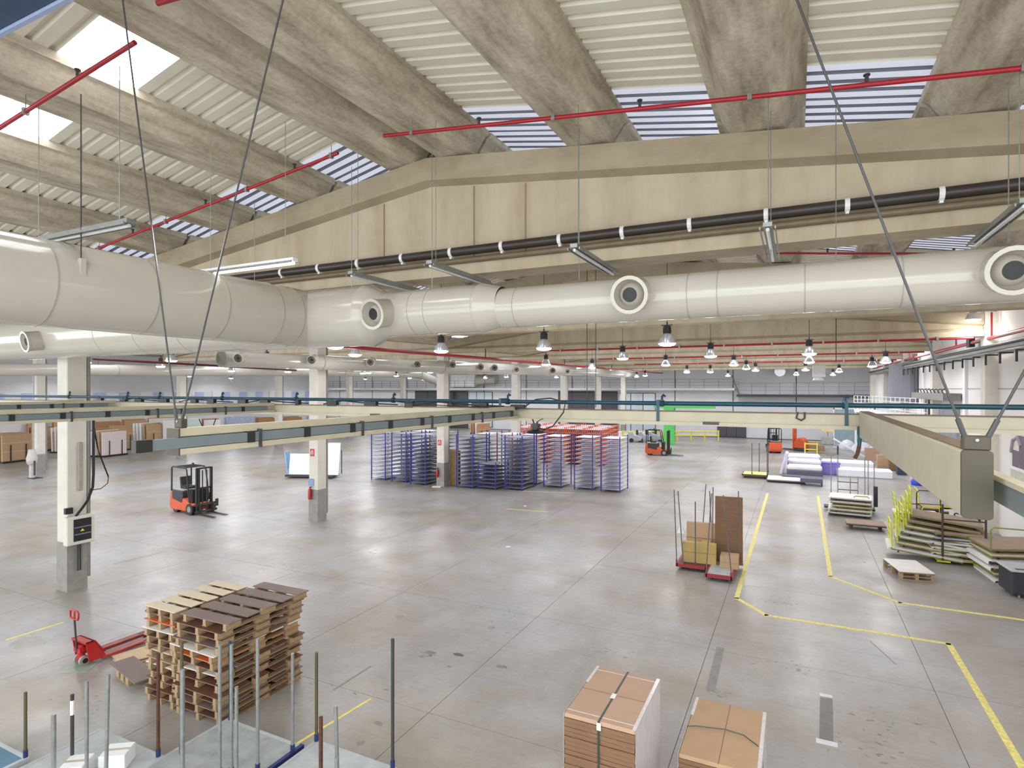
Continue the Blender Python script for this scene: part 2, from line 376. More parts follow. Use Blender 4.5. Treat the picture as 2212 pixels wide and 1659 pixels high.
nt_ = M_LASTP.node_tree; b_ = nt_.nodes['Principled BSDF']; b_.inputs['Emission Color'].default_value = lin((214, 220, 240)); b_.inputs['Emission Strength'].default_value = .42  # glow put into the sheet itself, stands for daylight
M_RIB = mat('shaded sheet rib', (104, 106, 116), .5, var=.05)  # one slope of each rib coloured dark, shade painted in
M_FARP = mat('daylit far roof sheet', (222, 224, 230), .4, var=.04)
b_ = M_FARP.node_tree.nodes['Principled BSDF']; b_.inputs['Emission Color'].default_value = lin((236, 238, 248)); b_.inputs['Emission Strength'].default_value = .35
def strips():
    out = []
    for a, b in zip(BX[:-1], BX[1:]):
        xa, xb = a + FW - .08, b - FW + .08
        if xb - xa < .1: continue
        out.append((xa, zroof(a) + HF + .01, xb, zroof(b) + HF + .01))
    a = BX[-1]; out.append((a + FW - .08, zroof(a) + HF + .01, XW + .2, zroof(XW) + HF))
    return out
ST = strips()
for i, (xa, za, xb, zb) in enumerate(ST):
    base = None
    for k in range(-1, 10):
        y = 9.25 + -1.0 * (10 - k) + .98
        y = -1.0 + 1.025 * (k + 1) - .98
        sky = (k == 5 and -11.4 < xa < -7)
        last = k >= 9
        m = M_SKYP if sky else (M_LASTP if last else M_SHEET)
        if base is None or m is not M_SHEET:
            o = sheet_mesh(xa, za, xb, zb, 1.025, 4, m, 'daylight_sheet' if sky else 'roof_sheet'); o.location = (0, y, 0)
            if m is M_SHEET: base = o
        else: put(base, ce, (0, y, 0))
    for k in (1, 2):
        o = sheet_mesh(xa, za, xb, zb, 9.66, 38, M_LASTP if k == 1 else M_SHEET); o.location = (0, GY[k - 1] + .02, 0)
# daylit sheets in every far bay, as in the nearest one
M_SKYF = emis('far daylit roof pane', (236, 241, 255), SKY_F)
for k in range(1, 7):
    y0 = GY[k - 1] + 3.4
    for (xa, xb, xr) in ((XC + .5, XW - .6, RIDGE), (XC2 + .5, XC - .5, -31)):
        zz = lambda x: 9.84 - (0.105 if x > xr else 0.128) * abs(x - xr) + HF + (.005 if k < 3 and xr == RIDGE else .2)
        for a, b in ((xa, xr - .7), (xr + .7, xb)):
            B().add([(a, y0, zz(a)), (b, y0, zz(b)), (b, y0 + 1.6, zz(b)), (a, y0 + 1.6, zz(a))], [(0, 1, 2, 3)]).obj('daylight_sheet', M_SKYF, ce)
# opaque deck above the sheets, one slope each side of the ridge, both bays
dk = B()
for (xa, xb, xr) in ((XC, XW + .3, RIDGE), (XC2, XC, -31)):
    for y0, y1 in ((-2.2, YF + .3),):
        e0 = zroof(XC) + .75; e1 = zroof(XW) + .75; rg = zroof(RIDGE) + .75
        dk.prism([(xa, e0), (xr, rg), (xr, rg + .1), (xa, e0 + .1)], 'y', y0, y1)
        dk.prism([(xr, rg), (xb, e1), (xb, e1 + .1), (xr, rg + .1)], 'y', y0, y1)
dk.prism([(XL, 9.4), (XC2, 9.4), (XC2, 9.5), (XL, 9.5)], 'y', 5, YF + .3)
dk.obj('roof_deck', mat('roof deck underside', (170, 166, 158), .7, var=.05), ce)
# inverted-trapezoid roof beams
def roof_beam(x, y0, y1):
    z = zroof(x) + .03
    b = B().prism([(-.33, 0), (.33, 0), (.53, HB), (FW, HB + .02), (FW, HF), (-FW, HF), (-FW, HB + .02), (-.53, HB)], 'y', 0, y1 - y0)
    return b.obj('roof_beam', M_BEAM, None, loc=(x, y0, z))
for k in range(3):
    y0, y1 = (-1.6, 9.2) if k == 0 else (GY[k - 1] + .05, GY[k] - .05)
    right = [x for x in BX if x > RIDGE]; left = [x for x in reversed(BX) if x < RIDGE]
    for side, xs in (('right', right), ('left', left)):
        for i, x in enumerate(xs):
            bay = ['nearest bay', 'bay behind the first girder', 'bay behind the second girder'][k]
            rb_ = roof_beam(x, y0, y1); rb_['kind'] = 'thing'
            tag(rb_, 'weathered concrete roof beam, %s to the %s of the ridge, %s' % (ORD[i], side, bay), 'roof beam', 'concrete roof beams of the ' + bay)
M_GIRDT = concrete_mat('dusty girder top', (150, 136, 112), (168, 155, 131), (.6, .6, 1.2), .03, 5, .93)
# girders
def girder(xa, xb, xr, y, label, near=True):
    t = thing('concrete_girder', label, 'girder', (0, y, 0), 0, 'gabled concrete girders'); t['kind'] = 'thing'
    zt = lambda x: 9.84 - (0.105 if x > xr else 0.128) * abs(x - xr)
    zb = 7.62
    def sec(x):
        z = zt(x)
        return [(-.3, zb), (.3, zb), (.3, zb + .2), (.1, zb + .34), (.1, z - .47), (.3, z - .41), (.3, z), (-.3, z), (-.3, z - .41), (-.1, z - .47), (-.1, zb + .34), (-.3, zb + .2)]
    b = B(); vs = []
    for x in (xa, xr, xb): vs += [(x, a, c) for a, c in sec(x)]
    n = 12; fs = []
    for i in range(2):
        for k in range(n): fs.append((i * n + k, i * n + (k + 1) % n, (i + 1) * n + (k + 1) % n, (i + 1) * n + k))
    fs += [tuple(range(n)), tuple(range(2 * n, 3 * n))]
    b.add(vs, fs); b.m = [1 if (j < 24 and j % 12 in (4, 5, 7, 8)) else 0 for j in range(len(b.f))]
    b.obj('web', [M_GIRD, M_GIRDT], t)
    if near:
        for px in (830, 1024, 1135):
            x = PY(px, 450, y - .1).x
            B().box(x - .012, x + .012, -.115, -.1, zb + .36, zt(x) - .5).obj('form_joint', mat('girder joint', (150, 134, 108), .8), t)
    return t
gl = ['nearest gabled concrete girder, behind the big white duct', 'second concrete girder from the front, mostly hidden by the duct', 'third concrete girder from the front, seen just under the thin duct', 'fourth concrete girder from the front', 'fifth concrete girder from the front', 'sixth concrete girder from the front', 'farthest concrete girder, before the far wall']
for k in range(7):
    girder(XC, XW - .44, RIDGE, GY[k], gl[k], k == 0)
    girder(XC2, XC, -31.0, GY[k], gl[k].split(',')[0].replace('from the front', '').replace(' concrete', '') + ', left hall beyond the columns', False)
# columns
def column(x, y, label, ground=True, base=True, h=7.6):
    t = thing('concrete_column', label, 'column', (x, y, 0), 0, 'square concrete columns'); t['kind'] = 'thing'
    B().box(-.25, .25, -.25, .25, 0, h).obj('shaft', M_COLM, t, bevel=.02)
    B().box(-.255, .256, -.256, .256, .0, 1.35).obj('base_band', M_COLG, t)
    B().cyl((.22, .3, .3), (.22, .3, h), .05, 8).obj('downpipe', mat('grey downpipe', (128, 124, 118), .5), t)
    return t
cl = ['nearest square concrete column, carrying the electric box', 'second square column of the near row, with a red sign and extinguisher', 'third column of the near row, standing among the blue racks', 'fourth column of the near row, behind the blue racks', 'fifth column of the near row', 'sixth column of the near row', 'last column of the near row, by the far wall']
for k in range(7): column(XC, GY[k] + (0 if k < 1 else -.4), cl[k])
for k in range(1, 7): column(XC2 - .5, GY[k] + 1.5, '%s column from the left of the far left row' % ORD[k - 1])

# =================================================================== SERVICES UNDER THE ROOF
def rod(b, p, q, r=.006): b.cyl(p, q, r, 5)
# --- white air duct line with the big branch
duct = thing('air_duct', 'long glossy cream air duct below the nearest girder, thick left and thin right', 'duct', (0, 8.6, 6.95))
D1, D2, D3 = .56, .40, .325
xA, xB = PY(800, 690, 8.6).x, PY(838, 690, 8.6).x; xC_, xD = PY(1040, 670, 8.6).x, PY(1088, 665, 8.6).x
B().lathe([(D1, -27), (D1, xA)], 40, axis='x').obj('thick_section', M_DUCT, duct, True)
B().lathe([(D1, xA), (D1 + .015, xA + .01), (D1 + .015, xA + .05), (D2, xB)], 40, axis='x').obj('reducer', M_DUCT, duct, True)
B().lathe([(D2, xB), (D2, xC_)], 40, axis='x').obj('middle_section', M_DUCT, duct, True)
B().lathe([(D2, xC_), (D2 + .012, xC_ + .02), (D2 + .012, xC_ + .06), (D3, xD)], 40, axis='x').obj('reducer', M_DUCT, duct, True)
B().lathe([(D3, xD), (D3, 6.6)], 40, axis='x', o=(0, 0, -.03)).obj('thin_section', M_DUCT, duct, True)
B().lathe([(D1, -11.6), (D1, .2)], 44, axis='y', o=(-8.7, 0, 0)).obj('branch_section', M_DUCT, duct, True)
M_SEAM = mat('duct seam', (168, 162, 150), .4, var=.05)
for y in (-10, -8.6, -7.2, -5.8, -4.62, -3.35, -2.2, -1.1, -.62):
    B().lathe([(D1, y), (D1 + .006, y), (D1 + .006, y + .02), (D1, y + .02)], 44, axis='y', o=(-8.7, 0, 0)).obj('seam_ring', M_SEAM, duct, True)
for x, r, dz in [(xB + .7, D2, 0), (-5.7, D2, 0), (-4.05, D3, -.03), (PY(1490, 640, 8.6).x, D3, -.03), (PY(1553, 640, 8.6).x, D3, -.03), (PY(1737, 620, 8.6).x, D3, -.03), (PY(1942, 610, 8.6).x, D3, -.03), (2.6, D3, -.03), (-10.5, D1, 0), (-12, D1, 0), (-13.5, D1, 0), (-15, D1, 0)]:
    B().lathe([(r, x), (r + .004, x), (r + .004, x + .012), (r, x + .012)], 40, axis='x', o=(0, 0, dz)).obj('seam_ring', M_SEAM, duct, True)
def nozzle(parent, x, y, z, rz, r=.25, L=.34):
    n = B().lathe([(r * .93, 0), (r, 0), (r, L), (r * 1.06, L + .01), (r * 1.06, L + .05), (r * .86, L + .05), (r * .86, L - .02), (r * .7, L - .12), (r * .55, L - .02), (r * .42, L + .02), (r * .40, L + .0)], 24, axis='y').obj('jet_nozzle', M_DUCT, parent, True, loc=(x, y, z))
    n.rotation_euler = (R(-10), 0, rz)
    B().lathe([(.001, L - .005), (r * .405, L - .005), (r * .405, L - .2)], 18, axis='y').obj('nozzle_mouth', M_BLACK, n, True)
    return n
for px, py, rz in [(1360, 632, 0), (815, 676, -.05), (2190, 578, 0)]:
    p = PY(px, py, 8.05); nozzle(duct, p.x, -D3 + .12 if px > 1000 else -D2 + .1, p.z - 6.95 + .03, math.pi + rz)
for px, py in [(66, 736)]:
    p = PY(px, py, 7.9); nozzle(duct, p.x, -D1 + .12, -.12, math.pi - .1)
for px, py, r in [(932, 655, D2), (1250, 630, D3), (1665, 605, D3), (758, 600, D1), (548, 620, D1), (2180, 520, D3), (1806, 590, D3)]:
    p = PY(px, py, 8.4)
    b = B(); rod(b, (p.x, -.18, r * .9), (p.x, -.18, zroof(p.x) - 6.95 + .04)); b.obj('hanger_rod', M_STEEL, duct)
p = PX(175, 595, -8.2)
b = B(); rod(b, (-8.2, p.y - 8.6, .1), (-8.2, p.y - 8.6, 2.4), .008); b.obj('hanger_rod', M_DARK, duct)
B().box(-8.215, -8.14, p.y - 8.63, p.y - 8.57, .08, .3).obj('hanger_plate', M_DUCT, duct)
# --- far ducts
def run_duct(name, label, pts, radii, noz=None, group=None):
    o = pts[0]; t = thing(name, label, 'duct', o, 0, group)
    for i in range(len(pts) - 1):
        a, b_ = Vector(pts[i]) - Vector(o), Vector(pts[i + 1]) - Vector(o)
        B().tube([a, a + (b_ - a) * .96, b_], [radii[i], radii[i], radii[i + 1]], 18).obj('duct_section', M_DUCT, t, True)
        d = (b_ - a).normalized()
        B().tube([a, a + d * .06], radii[i] * 1.06, 18).obj('seam_ring', M_SEAM, t, True)
    return t
dpts = [PX(x, y, -17.3) for x, y in ((478, 775), (690, 783), (950, 793), (1180, 800), (1366, 808))]
d2 = run_duct('air_duct', 'cream air duct with jet nozzles running to the far wall beside the near columns', dpts, [.27, .30, .36, .42, .48])
for px, py in [(520, 771), (675, 775), (800, 780), (900, 785), (975, 786), (1035, 791), (1065, 793), (1112, 797), (1190, 799), (1222, 801)]:
    p = PX(px, py, -17.0); nozzle(d2, p.x - dpts[0].x + .1, p.y - dpts[0].y, p.z - dpts[0].z, math.pi + .5, .13 + .0022 * p.y, .36)
run_duct('air_duct', 'straight cream air duct far left, above the left column row', [PX(x, y, -42.3) for x, y in ((-40, 798), (250, 800), (500, 802), (740, 804), (905, 809))] + [PX(945, 824, -42.3)], [.38, .4, .42, .44, .5, .5])
ah = thing('air_handler', 'boxy white air handling unit on the far gallery, between two columns', 'air unit', PY(1003, 836, 70.3))
for i in range(3): B().box(-2.0 + i * 1.34, -.68 + i * 1.34, -.6, .6, 0, 1.75).obj('unit_panel', M_WHITE, ah, bevel=.03)
B().tube([(2.02, 0, .9), (3, 0, .95), (5.0, 0, 1.0)], [.68, .64, .6], 16).obj('duct_stub', M_DUCT, ah, True)
fan = thing('duct_end', 'round white duct end high on the far wall, facing the hall', 'duct', PY(1685, 803, 68))
B().lathe([(.001, -.6), (.5, -.6), (.55, -.5), (.55, .9), (.4, 1.2), (.4, 2.8)], 20, axis='y').obj('duct_cap', M_WHITE, fan, True)
hv = thing('heater_unit', 'tall white heating unit hanging high before the far wall', 'heater', PY(1770, 812, 60))
B().box(-.55, .5, -.4, .4, -.1, 1.2).obj('heater_body', M_WHITE, hv, bevel=.03); B().box(.05, .62, -.35, .35, 1.2, 2.4).obj('flue_box', M_WHITE, hv, bevel=.03)
B().lathe([(.35, 0), (.45, -.3), (.3, -.32)], 14, o=(-.1, 0, -.1)).obj('air_outlet', M_WHITE, hv, True)
B().cyl((.2, 0, 2.4), (.2, 0, 3.6), .03, 6).obj('hanger_rod', M_DARK, hv)

# --- red sprinkler pipes following the roof
def sprinkler(xa, xb, y, label, below=.16, clips=()):
    t = thing('sprinkler_pipe', label, 'pipe', (0, y, 0))
    za, zb = zroof(xa) - below, zroof(xb) - below
    B().cyl((xa, 0, za), (xb, 0, zb), .028, 10).obj('pipe', M_RED, t, True)
    for x in clips:
        z = za + (zb - za) * (x - xa) / (xb - xa)
        B().box(x - .025, x + .025, -.035, .035, z - .04, z + .04).cyl((x, 0, z + .03), (x, 0, z + below + .02), .007, 5).obj('pipe_clip', M_STEEL, t)
    for x in [c + 1.2 for c in clips]:
        if x > max(xa, xb): continue
        z = za + (zb - za) * (x - xa) / (xb - xa)
        B().cyl((x, 0, z + .02), (x, 0, z + .1), .02, 8).cyl((x, 0, z + .1), (x, 0, z + .115), .035, 8).obj('sprinkler_head', M_DARK, t)
    return t
sprinkler(-5.95, 4.5, 7.5, 'red sprinkler pipe under the roof beams right of the ridge, nearest bay', .17, (-5.4, -3.02, -.5, 2.05))
sprinkler(-15.5, -6.95, 7.55, 'red sprinkler pipe under the roof beams left of the ridge, ending before the big duct', .17, (-13.8, -11.5, -9.15, -7.1))
sprinkler(-11.2, -6.8, 4.1, 'red sprinkler pipe crossing the bright skylights at top left', .2, (-9.15,))
sprinkler(-6.0, -5.55, 3.85, 'short red pipe end at the top edge, on the ridge beam', .2)
for k, (xa, xb) in enumerate(((-5.5, 6.4), (-5.5, 6.4))):
    sprinkler(xa, xb, GY[k] + 7.2, 'red sprinkler pipe under the roof of the %s bay from the front' % ORD[k + 1], .17, (-3, -.5, 2.05))
for k in (2, 3, 4):
    t = thing('sprinkler_pipe', 'red horizontal pipe along the %s girder from the front' % ORD[k], 'pipe', (0, GY[k] - .42, 7.55))
    B().cyl((-12, 0, 0), (6.2, 0, 0), .045, 8).obj('pipe', M_RED, t, True)
    for i in range(9): B().box(-11 + 2 * i, -10.93 + 2 * i, -.07, .2, -.06, .1).obj('pipe_clip', M_STEEL, t)
a, b_ = PX(700, 745, -14.5), PX(1500, 812, -14.5)
t = thing('sprinkler_pipe', 'long red pipe running away beside the far nozzle duct', 'pipe', a)
B().cyl((0, 0, 0), b_ - a, .07, 8).obj('pipe', M_RED, t, True)
for i in range(1, 7):
    p = (b_ - a) * (i / 7); B().cyl(p, p + Vector((0, 0, .5)), .03, 5).obj('pipe_clip', M_DARK, t)
a, b_ = PX(200, 775, -22), PX(640, 800, -22)
t = thing('sprinkler_pipe', 'dark red pipe running away at left above the far ducts', 'pipe', a)
B().cyl((0, 0, 0), b_ - a, .045, 8).obj('pipe', mat('dark red pipe paint', (96, 34, 40), .5), t, True)
a, b_ = PX(830, 795, -30), PX(1020, 803, -30)
# wall services at right
t = thing('sprinkler_pipe', 'red main pipe along the top of the right wall', 'pipe', (XW - .3, 0, 0))
a, b_ = PX(2212, 713, XW - .3), PX(1905, 790, XW - .3)
B().cyl((0, 12, 7.52), (0, 66, 7.52), .075, 10).obj('pipe', M_RED, t, True)
for y in (20.5, 28, 33.5, 39, 46): B().cyl((0, y, 7.5), (0, y, 8.5), .035, 6).obj('riser', M_RED, t)
for y in (31, 44, 54): B().box(-.1, .1, y - .25, y + .25, 7.35, 7.75).obj('pipe_valve', M_BROWNP, t)
t = thing('wiring_duct', 'grey cable trunk with black cables below the red pipe on the right wall', 'cable trunk', (XW - .45, 0, 0))
B().box(-.12, .12, 12, 66, 6.98, 7.2).obj('trunk', M_STEEL, t); B().cyl((-.18, 12, 7.14), (-.18, 66, 7.14), .06, 8).obj('black_cable', M_BLACK, t, True); B().cyl((-.1, 12, 6.9), (-.1, 66, 6.9), .05, 8).obj('grey_pipe', M_STEEL, t, True)
hk = B().box(-.3, .1, -.03, .03, -.05, .0).box(-.3, -.24, -.03, .03, -.4, 0).obj('cable_hook', M_DARK, t, loc=(.1, 24, 6.86))
for i in range(1, 14): put(hk, t, (.1, 24 + 1.7 * i, 6.86))
# --- dark drain pipe clipped to the girder
t = thing('drain_pipe', 'dark brown drain pipe clipped along the nearest girder', 'pipe', (0, GY[0] - .39, 8.02))
B().cyl((-18, 0, 0), (6.3, 0, 0), .078, 14).obj('pipe', M_BROWNP, t, True)
for px in (2033, 1830, 1655, 1490, 1345, 1210, 1085, 975, 870, 775, 690, 610):
    x = PY(px, 480, GY[0] - .39).x
    B().lathe([(.079, -.03), (.09, -.03), (.09, .03), (.079, .03)], 14, axis='x', o=(x, 0, 0)).box(x - .02, x + .02, -.03, .26, -.12, -.09).obj('pipe_clip', M_WHITE, t)
t = thing('drain_pipe', 'second brown pipe just below the dark drain pipe on the nearest girder', 'pipe', (0, GY[0] - .36, 7.86))
B().cyl((-18, 0, 0), (6.3, 0, 0), .05, 10).obj('pipe', mat('olive brown pipe', (112, 98, 76), .45), t, True)
# --- fluorescent battens
def batten(p, rz, label, L=1.9, lit=False, drop=None):
    t = thing('batten_light', label, 'light fitting', p, rz, 'batten light fittings')
    B().box(-L / 2, L / 2, -.05, .05, 0, .05).obj('housing', M_WHITE if lit else M_STEEL, t)
    B().box(-L / 2, L / 2, -.09, -.075, -.03, .0).box(-L / 2, L / 2, .075, .09, -.03, .0).obj('reflector_rail', M_STEEL, t)
    B().cyl((-L / 2 + .03, 0, -.03), (L / 2 - .03, 0, -.03), .022, 8).obj('lamp_tube', M_TUBE if lit else mat('unlit tube', (206, 208, 208), .3, var=.03), t, True)
    top = drop if drop else zroof(p[0]) - p[2]
    for s in (-.4, .4): b = B(); rod(b, (s * L, 0, .05), (s * L, 0, .139 if (rz > 1 and s > 0) else top), .005); b.obj('hanger_rod', M_STEEL, t)
    return t
for i, (px, py) in enumerate([(1240, 535), (928, 570), (758, 592), (1658, 490)]):
    a = F(px, py, 7.48); batten((a.x, a.y + .93, 7.48), R(90), 'grey batten light %s, under the nearest girder' % ['third from left', 'second from left', 'farthest left', 'fourth from left'][i])
a = F(2212, 440, 7.5); batten((a.x, a.y + .9, 7.5), R(90), 'grey batten light at the right edge, above the last duct nozzle')
a, b_ = F(445, 592, 7.5), F(630, 562, 7.5); batten(((a.x + b_.x) / 2, (a.y + b_.y) / 2, 7.5), 0, 'white batten light hung above the big branch duct', (b_ - a).length, True)
a, b_ = F(75, 528, 7.6), F(272, 479, 7.6); batten(((a.x + b_.x) / 2, (a.y + b_.y) / 2, 7.6), 0, 'grey batten light far left, above the big duct', (b_ - a).length)
for i, x in enumerate((-2.4, .2, 2.8, 5.2)):
    batten((x, 1.4, 7.9), 0, '%s batten light from the left overhead, above the top edge of the picture' % ORD[i], 1.9, True)
for x, y, z in [(-1.1, 1.4, 7.8), (1.5, 1.4, 7.8), (4.0, 1.4, 7.8)]:
    l = bpy.data.lights.new('tube_light', 'AREA'); l.shape = 'RECTANGLE'; l.size = 1.9; l.size_y = .15; l.energy = TUBE_W; l.color = (1, .97, .92)
    o = bpy.data.objects.new('tube_light', l); COL.objects.link(o); o.location = (x, y, z - .05)
# --- high bay lamps
def high_bay():
    t = thing('high_bay_lamp', '', 'lamp', (0, 0, 0), 0, 'high bay lamps')
    B().lathe([(.255, 0), (.25, .02), (.22, .12), (.15, .24), (.1, .28)], 22).obj('reflector', mat('lamp reflector', (206, 208, 208), .25, .5, var=.03), t, True)
    B().lathe([(.245, .015), (.24, -.02), (.19, -.06), (.1, -.08), (.001, -.085)], 22).obj('lamp_lens', M_LAMP, t, True)
    B().lathe([(.1, .28), (.12, .29), (.12, .42), (.105, .5), (.06, .52), (.001, .52)], 14).obj('ballast_housing', M_BLACK, t, True)
    B().box(-.16, .16, -.02, .02, .52, .545).box(-.02, .02, -.02, .02, .52, .62).obj('bracket', M_DARK, t)
    return t
hb = high_bay(); hbn = 0
def glow(x, y, z, k):      # light that the translucent reflector lets out sideways and upwards
    l = bpy.data.lights.new('reflector_glow', 'POINT'); l.shadow_soft_size = .25; l.energy = LAMP_W * k; l.color = (.96, .98, 1)
    q = bpy.data.objects.new('reflector_glow', l); COL.objects.link(q); q.location = (x, y, z - .4)
    if y > 40: l.energy *= 1.8
def zdeck(x): return (zroof(x) + .75) if x > XC else 9.84 + .75 - .128 * abs(x + 31)
def lamp(px, py, t=None, z=6.9, lab='', power=1.0):
    global hbn
    p = F(px, py, z) if t is None else PT(px, py, t)
    for g_ in GY:
        if abs(p.y - g_) < .75: p.y = g_ + (.8 if p.y > g_ else -.8)
    p.x = min(p.x, 6.1); o = hb if hbn == 0 else dup(hb)
    o.location = p; o['label'] = lab; hbn += 1
    b = B(); rod(b, (0, 0, .6), (0, 0, zdeck(p.x) - p.z), .01); b.obj('suspension_rod', M_DARK, o)
    l = bpy.data.lights.new('high_bay_and_fill_light', 'SPOT'); l.spot_size = R(172); l.spot_blend = .25; l.shadow_soft_size = .22; l.energy = LAMP_W * (.4 if t else 1) * (1.0 if p.y < 28 else (1.2 if p.y < 42 else 1.7)); l.color = (1, .985, .97)
    q = bpy.data.objects.new('high_bay_and_fill_light', l); COL.objects.link(q); q.location = p + Vector((0, 0, -.12)); glow(p.x, p.y, p.z, .25)
LP = [(1441, 742, None, 'biggest lit high bay lamp, hanging right below the thin duct'), (1345, 774, None, 'lit high bay lamp down-left of the biggest lamp'), (1535, 769, None, 'high bay lamp before the red pipe, right of the biggest lamp'),
      (1585, 788, None, 'lit high bay lamp, third to the right of the biggest lamp'), (1612, 796, None, 'small lit high bay lamp above the far gallery stair'), (1632, 800, None, 'tiny farthest high bay lamp, right of the gallery stair top'),
      (1175, 752, None, 'high bay lamp under the second duct reducer'), (953, 758, None, 'high bay lamp hung between the duct and the red pipe, left of middle'), (1748, 764, None, 'upper of the lamps beside the white heater'),
      (1748, 782, None, 'middle of the lamps beside the white heater'), (1740, 799, None, 'lowest of the lamps beside the white heater'), (1913, 782, None, 'pinkish lit lamp by the far end of the red wall pipe'),
      (2160, 688, 22, 'lit lamp in the corner above the red wall pipe'), (1996, 741, 36, 'small lit lamp before the end of the third girder'), (1438, 788, None, 'small high bay lamp below the biggest lamp'),
      (1532, 803, None, 'far lamp left of the two white wall boxes'), (370, 779, None, 'lit lamp at left between the two hanging cables'), (767, 766, None, 'glowing lamp just under the duct elbow'),
      (783, 805, None, 'lit lamp over the far left racks, below the nozzle duct'), (622, 803, None, 'lit lamp at left reflected in the far duct'), (575, 794, None, 'flat glowing lamp left of the second column'), (185, 783, None, 'flat glowing lamp beside the first column'), (1178, 787, None, 'dim lamp beyond the red pipe in the middle'), (1279, 794, None, 'small dark lamp right of the middle, by the two thin wires')]
for px, py, t, lab in LP: lamp(px, py, t, 6.9, lab)
# extra lamps added to brighten the near floor, left hall and far end
HN = {}
for x, y in [(-13, 3.5), (-4.5, 3), (2.5, 4.5), (4.5, 10.5), (-13, 14), (-26, 12), (-34, 22), (-34, 40), (-55, 30), (-55, 50), (-30, 60), (-14, 60), (-8, 48), (0, 62), (-20, 48), (-45, 62), (-62, 64), (3, 52), (4, 40), (-24, 30), (-27, 40), (-38, 30), (-50, 40), (-38, 50), (-60, 24), (-60, 42), (-24, 21), (-40, 14)] + [(-64 + 9.6 * i, 64.5) for i in range(8)] + [(-66, 33), (-66, 52)]:
    l = bpy.data.lights.new('high_bay_and_fill_light', 'SPOT'); l.spot_size = R(172); l.spot_blend = .25; l.shadow_soft_size = .22; l.energy = LAMP_W * ((.7 if x > -8 else .3) if y < 9 else ((2.6 if x < -22 else 1) if y < 28 else (2.2 if x < -22 else 1.6))); l.color = (1, .985, .97)
    q = bpy.data.objects.new('high_bay_and_fill_light', l); COL.objects.link(q); q.location = (x, y, 6.78)
    if y > 9: glow(x, y, 6.9, .3)
    if y > 9:
        for g_ in GY:
            if abs(y - g_) < .75: y = g_ + .8
        q.location.y = y; kx = 'far' if y > 60 else ('left' if x < XC else 'right')
        HN[kx] = HN.get(kx, 0) + 1; n_ = HN[kx]
        lab = {'far': 'added high bay lamp lighting the far wall, %s from the left', 'left': 'added high bay lamp lighting the left hall, %s of those behind the left ducts', 'right': 'added high bay lamp among the right hall girders, %s of the deep ones'}[kx] % (ORD[n_ - 1])
        o = dup(hb, (x, y, 6.9), label=lab); b = B(); rod(b, (0, 0, .6), (0, 0, min(zdeck(x), 9.4) - 6.9), .01); KIDS[o.name] and b.obj('suspension_rod', M_DARK, o)

# --- overhead light crane: cross beam, rails, pipe
ZB0, ZB1 = 5.06, 5.255
t = thing('crane_cross_beam', 'long cream crane beam crossing the whole picture at eye level', 'crane beam', (0, 8.75, 0))
B().box(-24, 6.5, -.05, .05, ZB0 + .05, ZB1).obj('beam_web', M_CREAM, t); B().box(-24, 6.5, -.075, .075, ZB0, ZB0 + .05).obj('lower_flange', M_CREAM, t); B().box(-24, 6.5, -.065, .065, ZB1, ZB1 + .015).obj('top_plate', mat('brown beam top', (110, 92, 74), .7, var=.15), t)
for i, x in enumerate((-1.2, -7.2, -4.9)): B().box(x, x + .22, -.08, -.05, ZB0 + .02, ZB0 + .06).obj('rating_plate', M_BROWNP, t)
B().tube([(.02, -.06, 5.28), (.0, -.07, 5.2), (.06, -.07, 5.17), (.1, -.07, 5.2), (.1, -.06, 5.28)], .012).obj('hook', M_DARK, t)
t2 = thing('air_pipe', 'teal compressed air pipe running just above the crane cross beam', 'pipe', (0, 8.98, 5.37))
B().cyl((-24, 0, 0), (6.6, 0, 0), .034, 12).obj('pipe', M_TEAL, t2, True)
for i, x in enumerate([PY(px, 865, 8.98).x for px in (1097, 1430, 1825, 850, 640, 480, 345)] + [-15.2, -17.8]):
    big = i < 3
    b = B().lathe([(.036, -.03), (.05, -.03), (.05, .03), (.036, .03)], 12, axis='x', o=(x, 0, 0)).tube([(x, -.0, .03), (x, 0, .1), (x + .02, 0, .13), (x + .05, 0, .1)], .02)
    if big: b.box(x - .02, x + .02, -.3, -.285, -.29, .06).box(x - .02, x + .02, -.29, 0, .03, .06)
    b.obj('pipe_bracket', M_TEAL if big else mat('dark blue bracket', (24, 44, 66), .5), t2)
def crane_rail(x, y0, label, side=1, busfrom=None):
    t = thing('crane_rail', label, 'crane rail', (x, y0, 0), 0, 'crane rails running away from the camera')
    L = 8.68 - y0
    B().box(-.05, .05, 0, L, 5.24, 5.295).box(-.045, .045, 0, L, 5.295, 5.3).obj('upper_flange', M_CREAM, t)
    B().box(-.02, .02, 0, L, 5.15, 5.24).obj('rail_web', M_CREAM, t)
    B().box(-.07, .07, 0, L, 5.105, 5.15).obj('lower_flange', M_CREAM, t)
    b0 = 0 if busfrom is None else busfrom
    B().box(.035 * side, .075 * side, b0, L - .2, 5.155, 5.232).obj('busbar', M_BUSB, t)
    n = int((L - b0) / .62)
    for i in range(1, n + 1):
        y = b0 + .62 * i + .18
        if y < L - .3: B().box(.03 * side, .085 * side, y, y + .07, 5.148, 5.24).obj('busbar_joint', M_BLACK, t)
    for i in range(int(L / 1.3)):
        y = .7 + 1.3 * i
        if y < L - .3: B().box(.03 * side, .09 * side, y, y + .022, 5.1, 5.255).obj('busbar_clip', M_DARK, t)
    return t
yA0 = F(370, 928, 5.29).y; yB0, yB1 = PX(289, 960, -4.11).y, PX(325, 960, -4.11).y
rA = crane_rail(-4.17, F(370, 928, 5.29).y, 'nearest cream crane rail with grey busbar, ending left of middle under two cables', 1, yB1 - yA0)
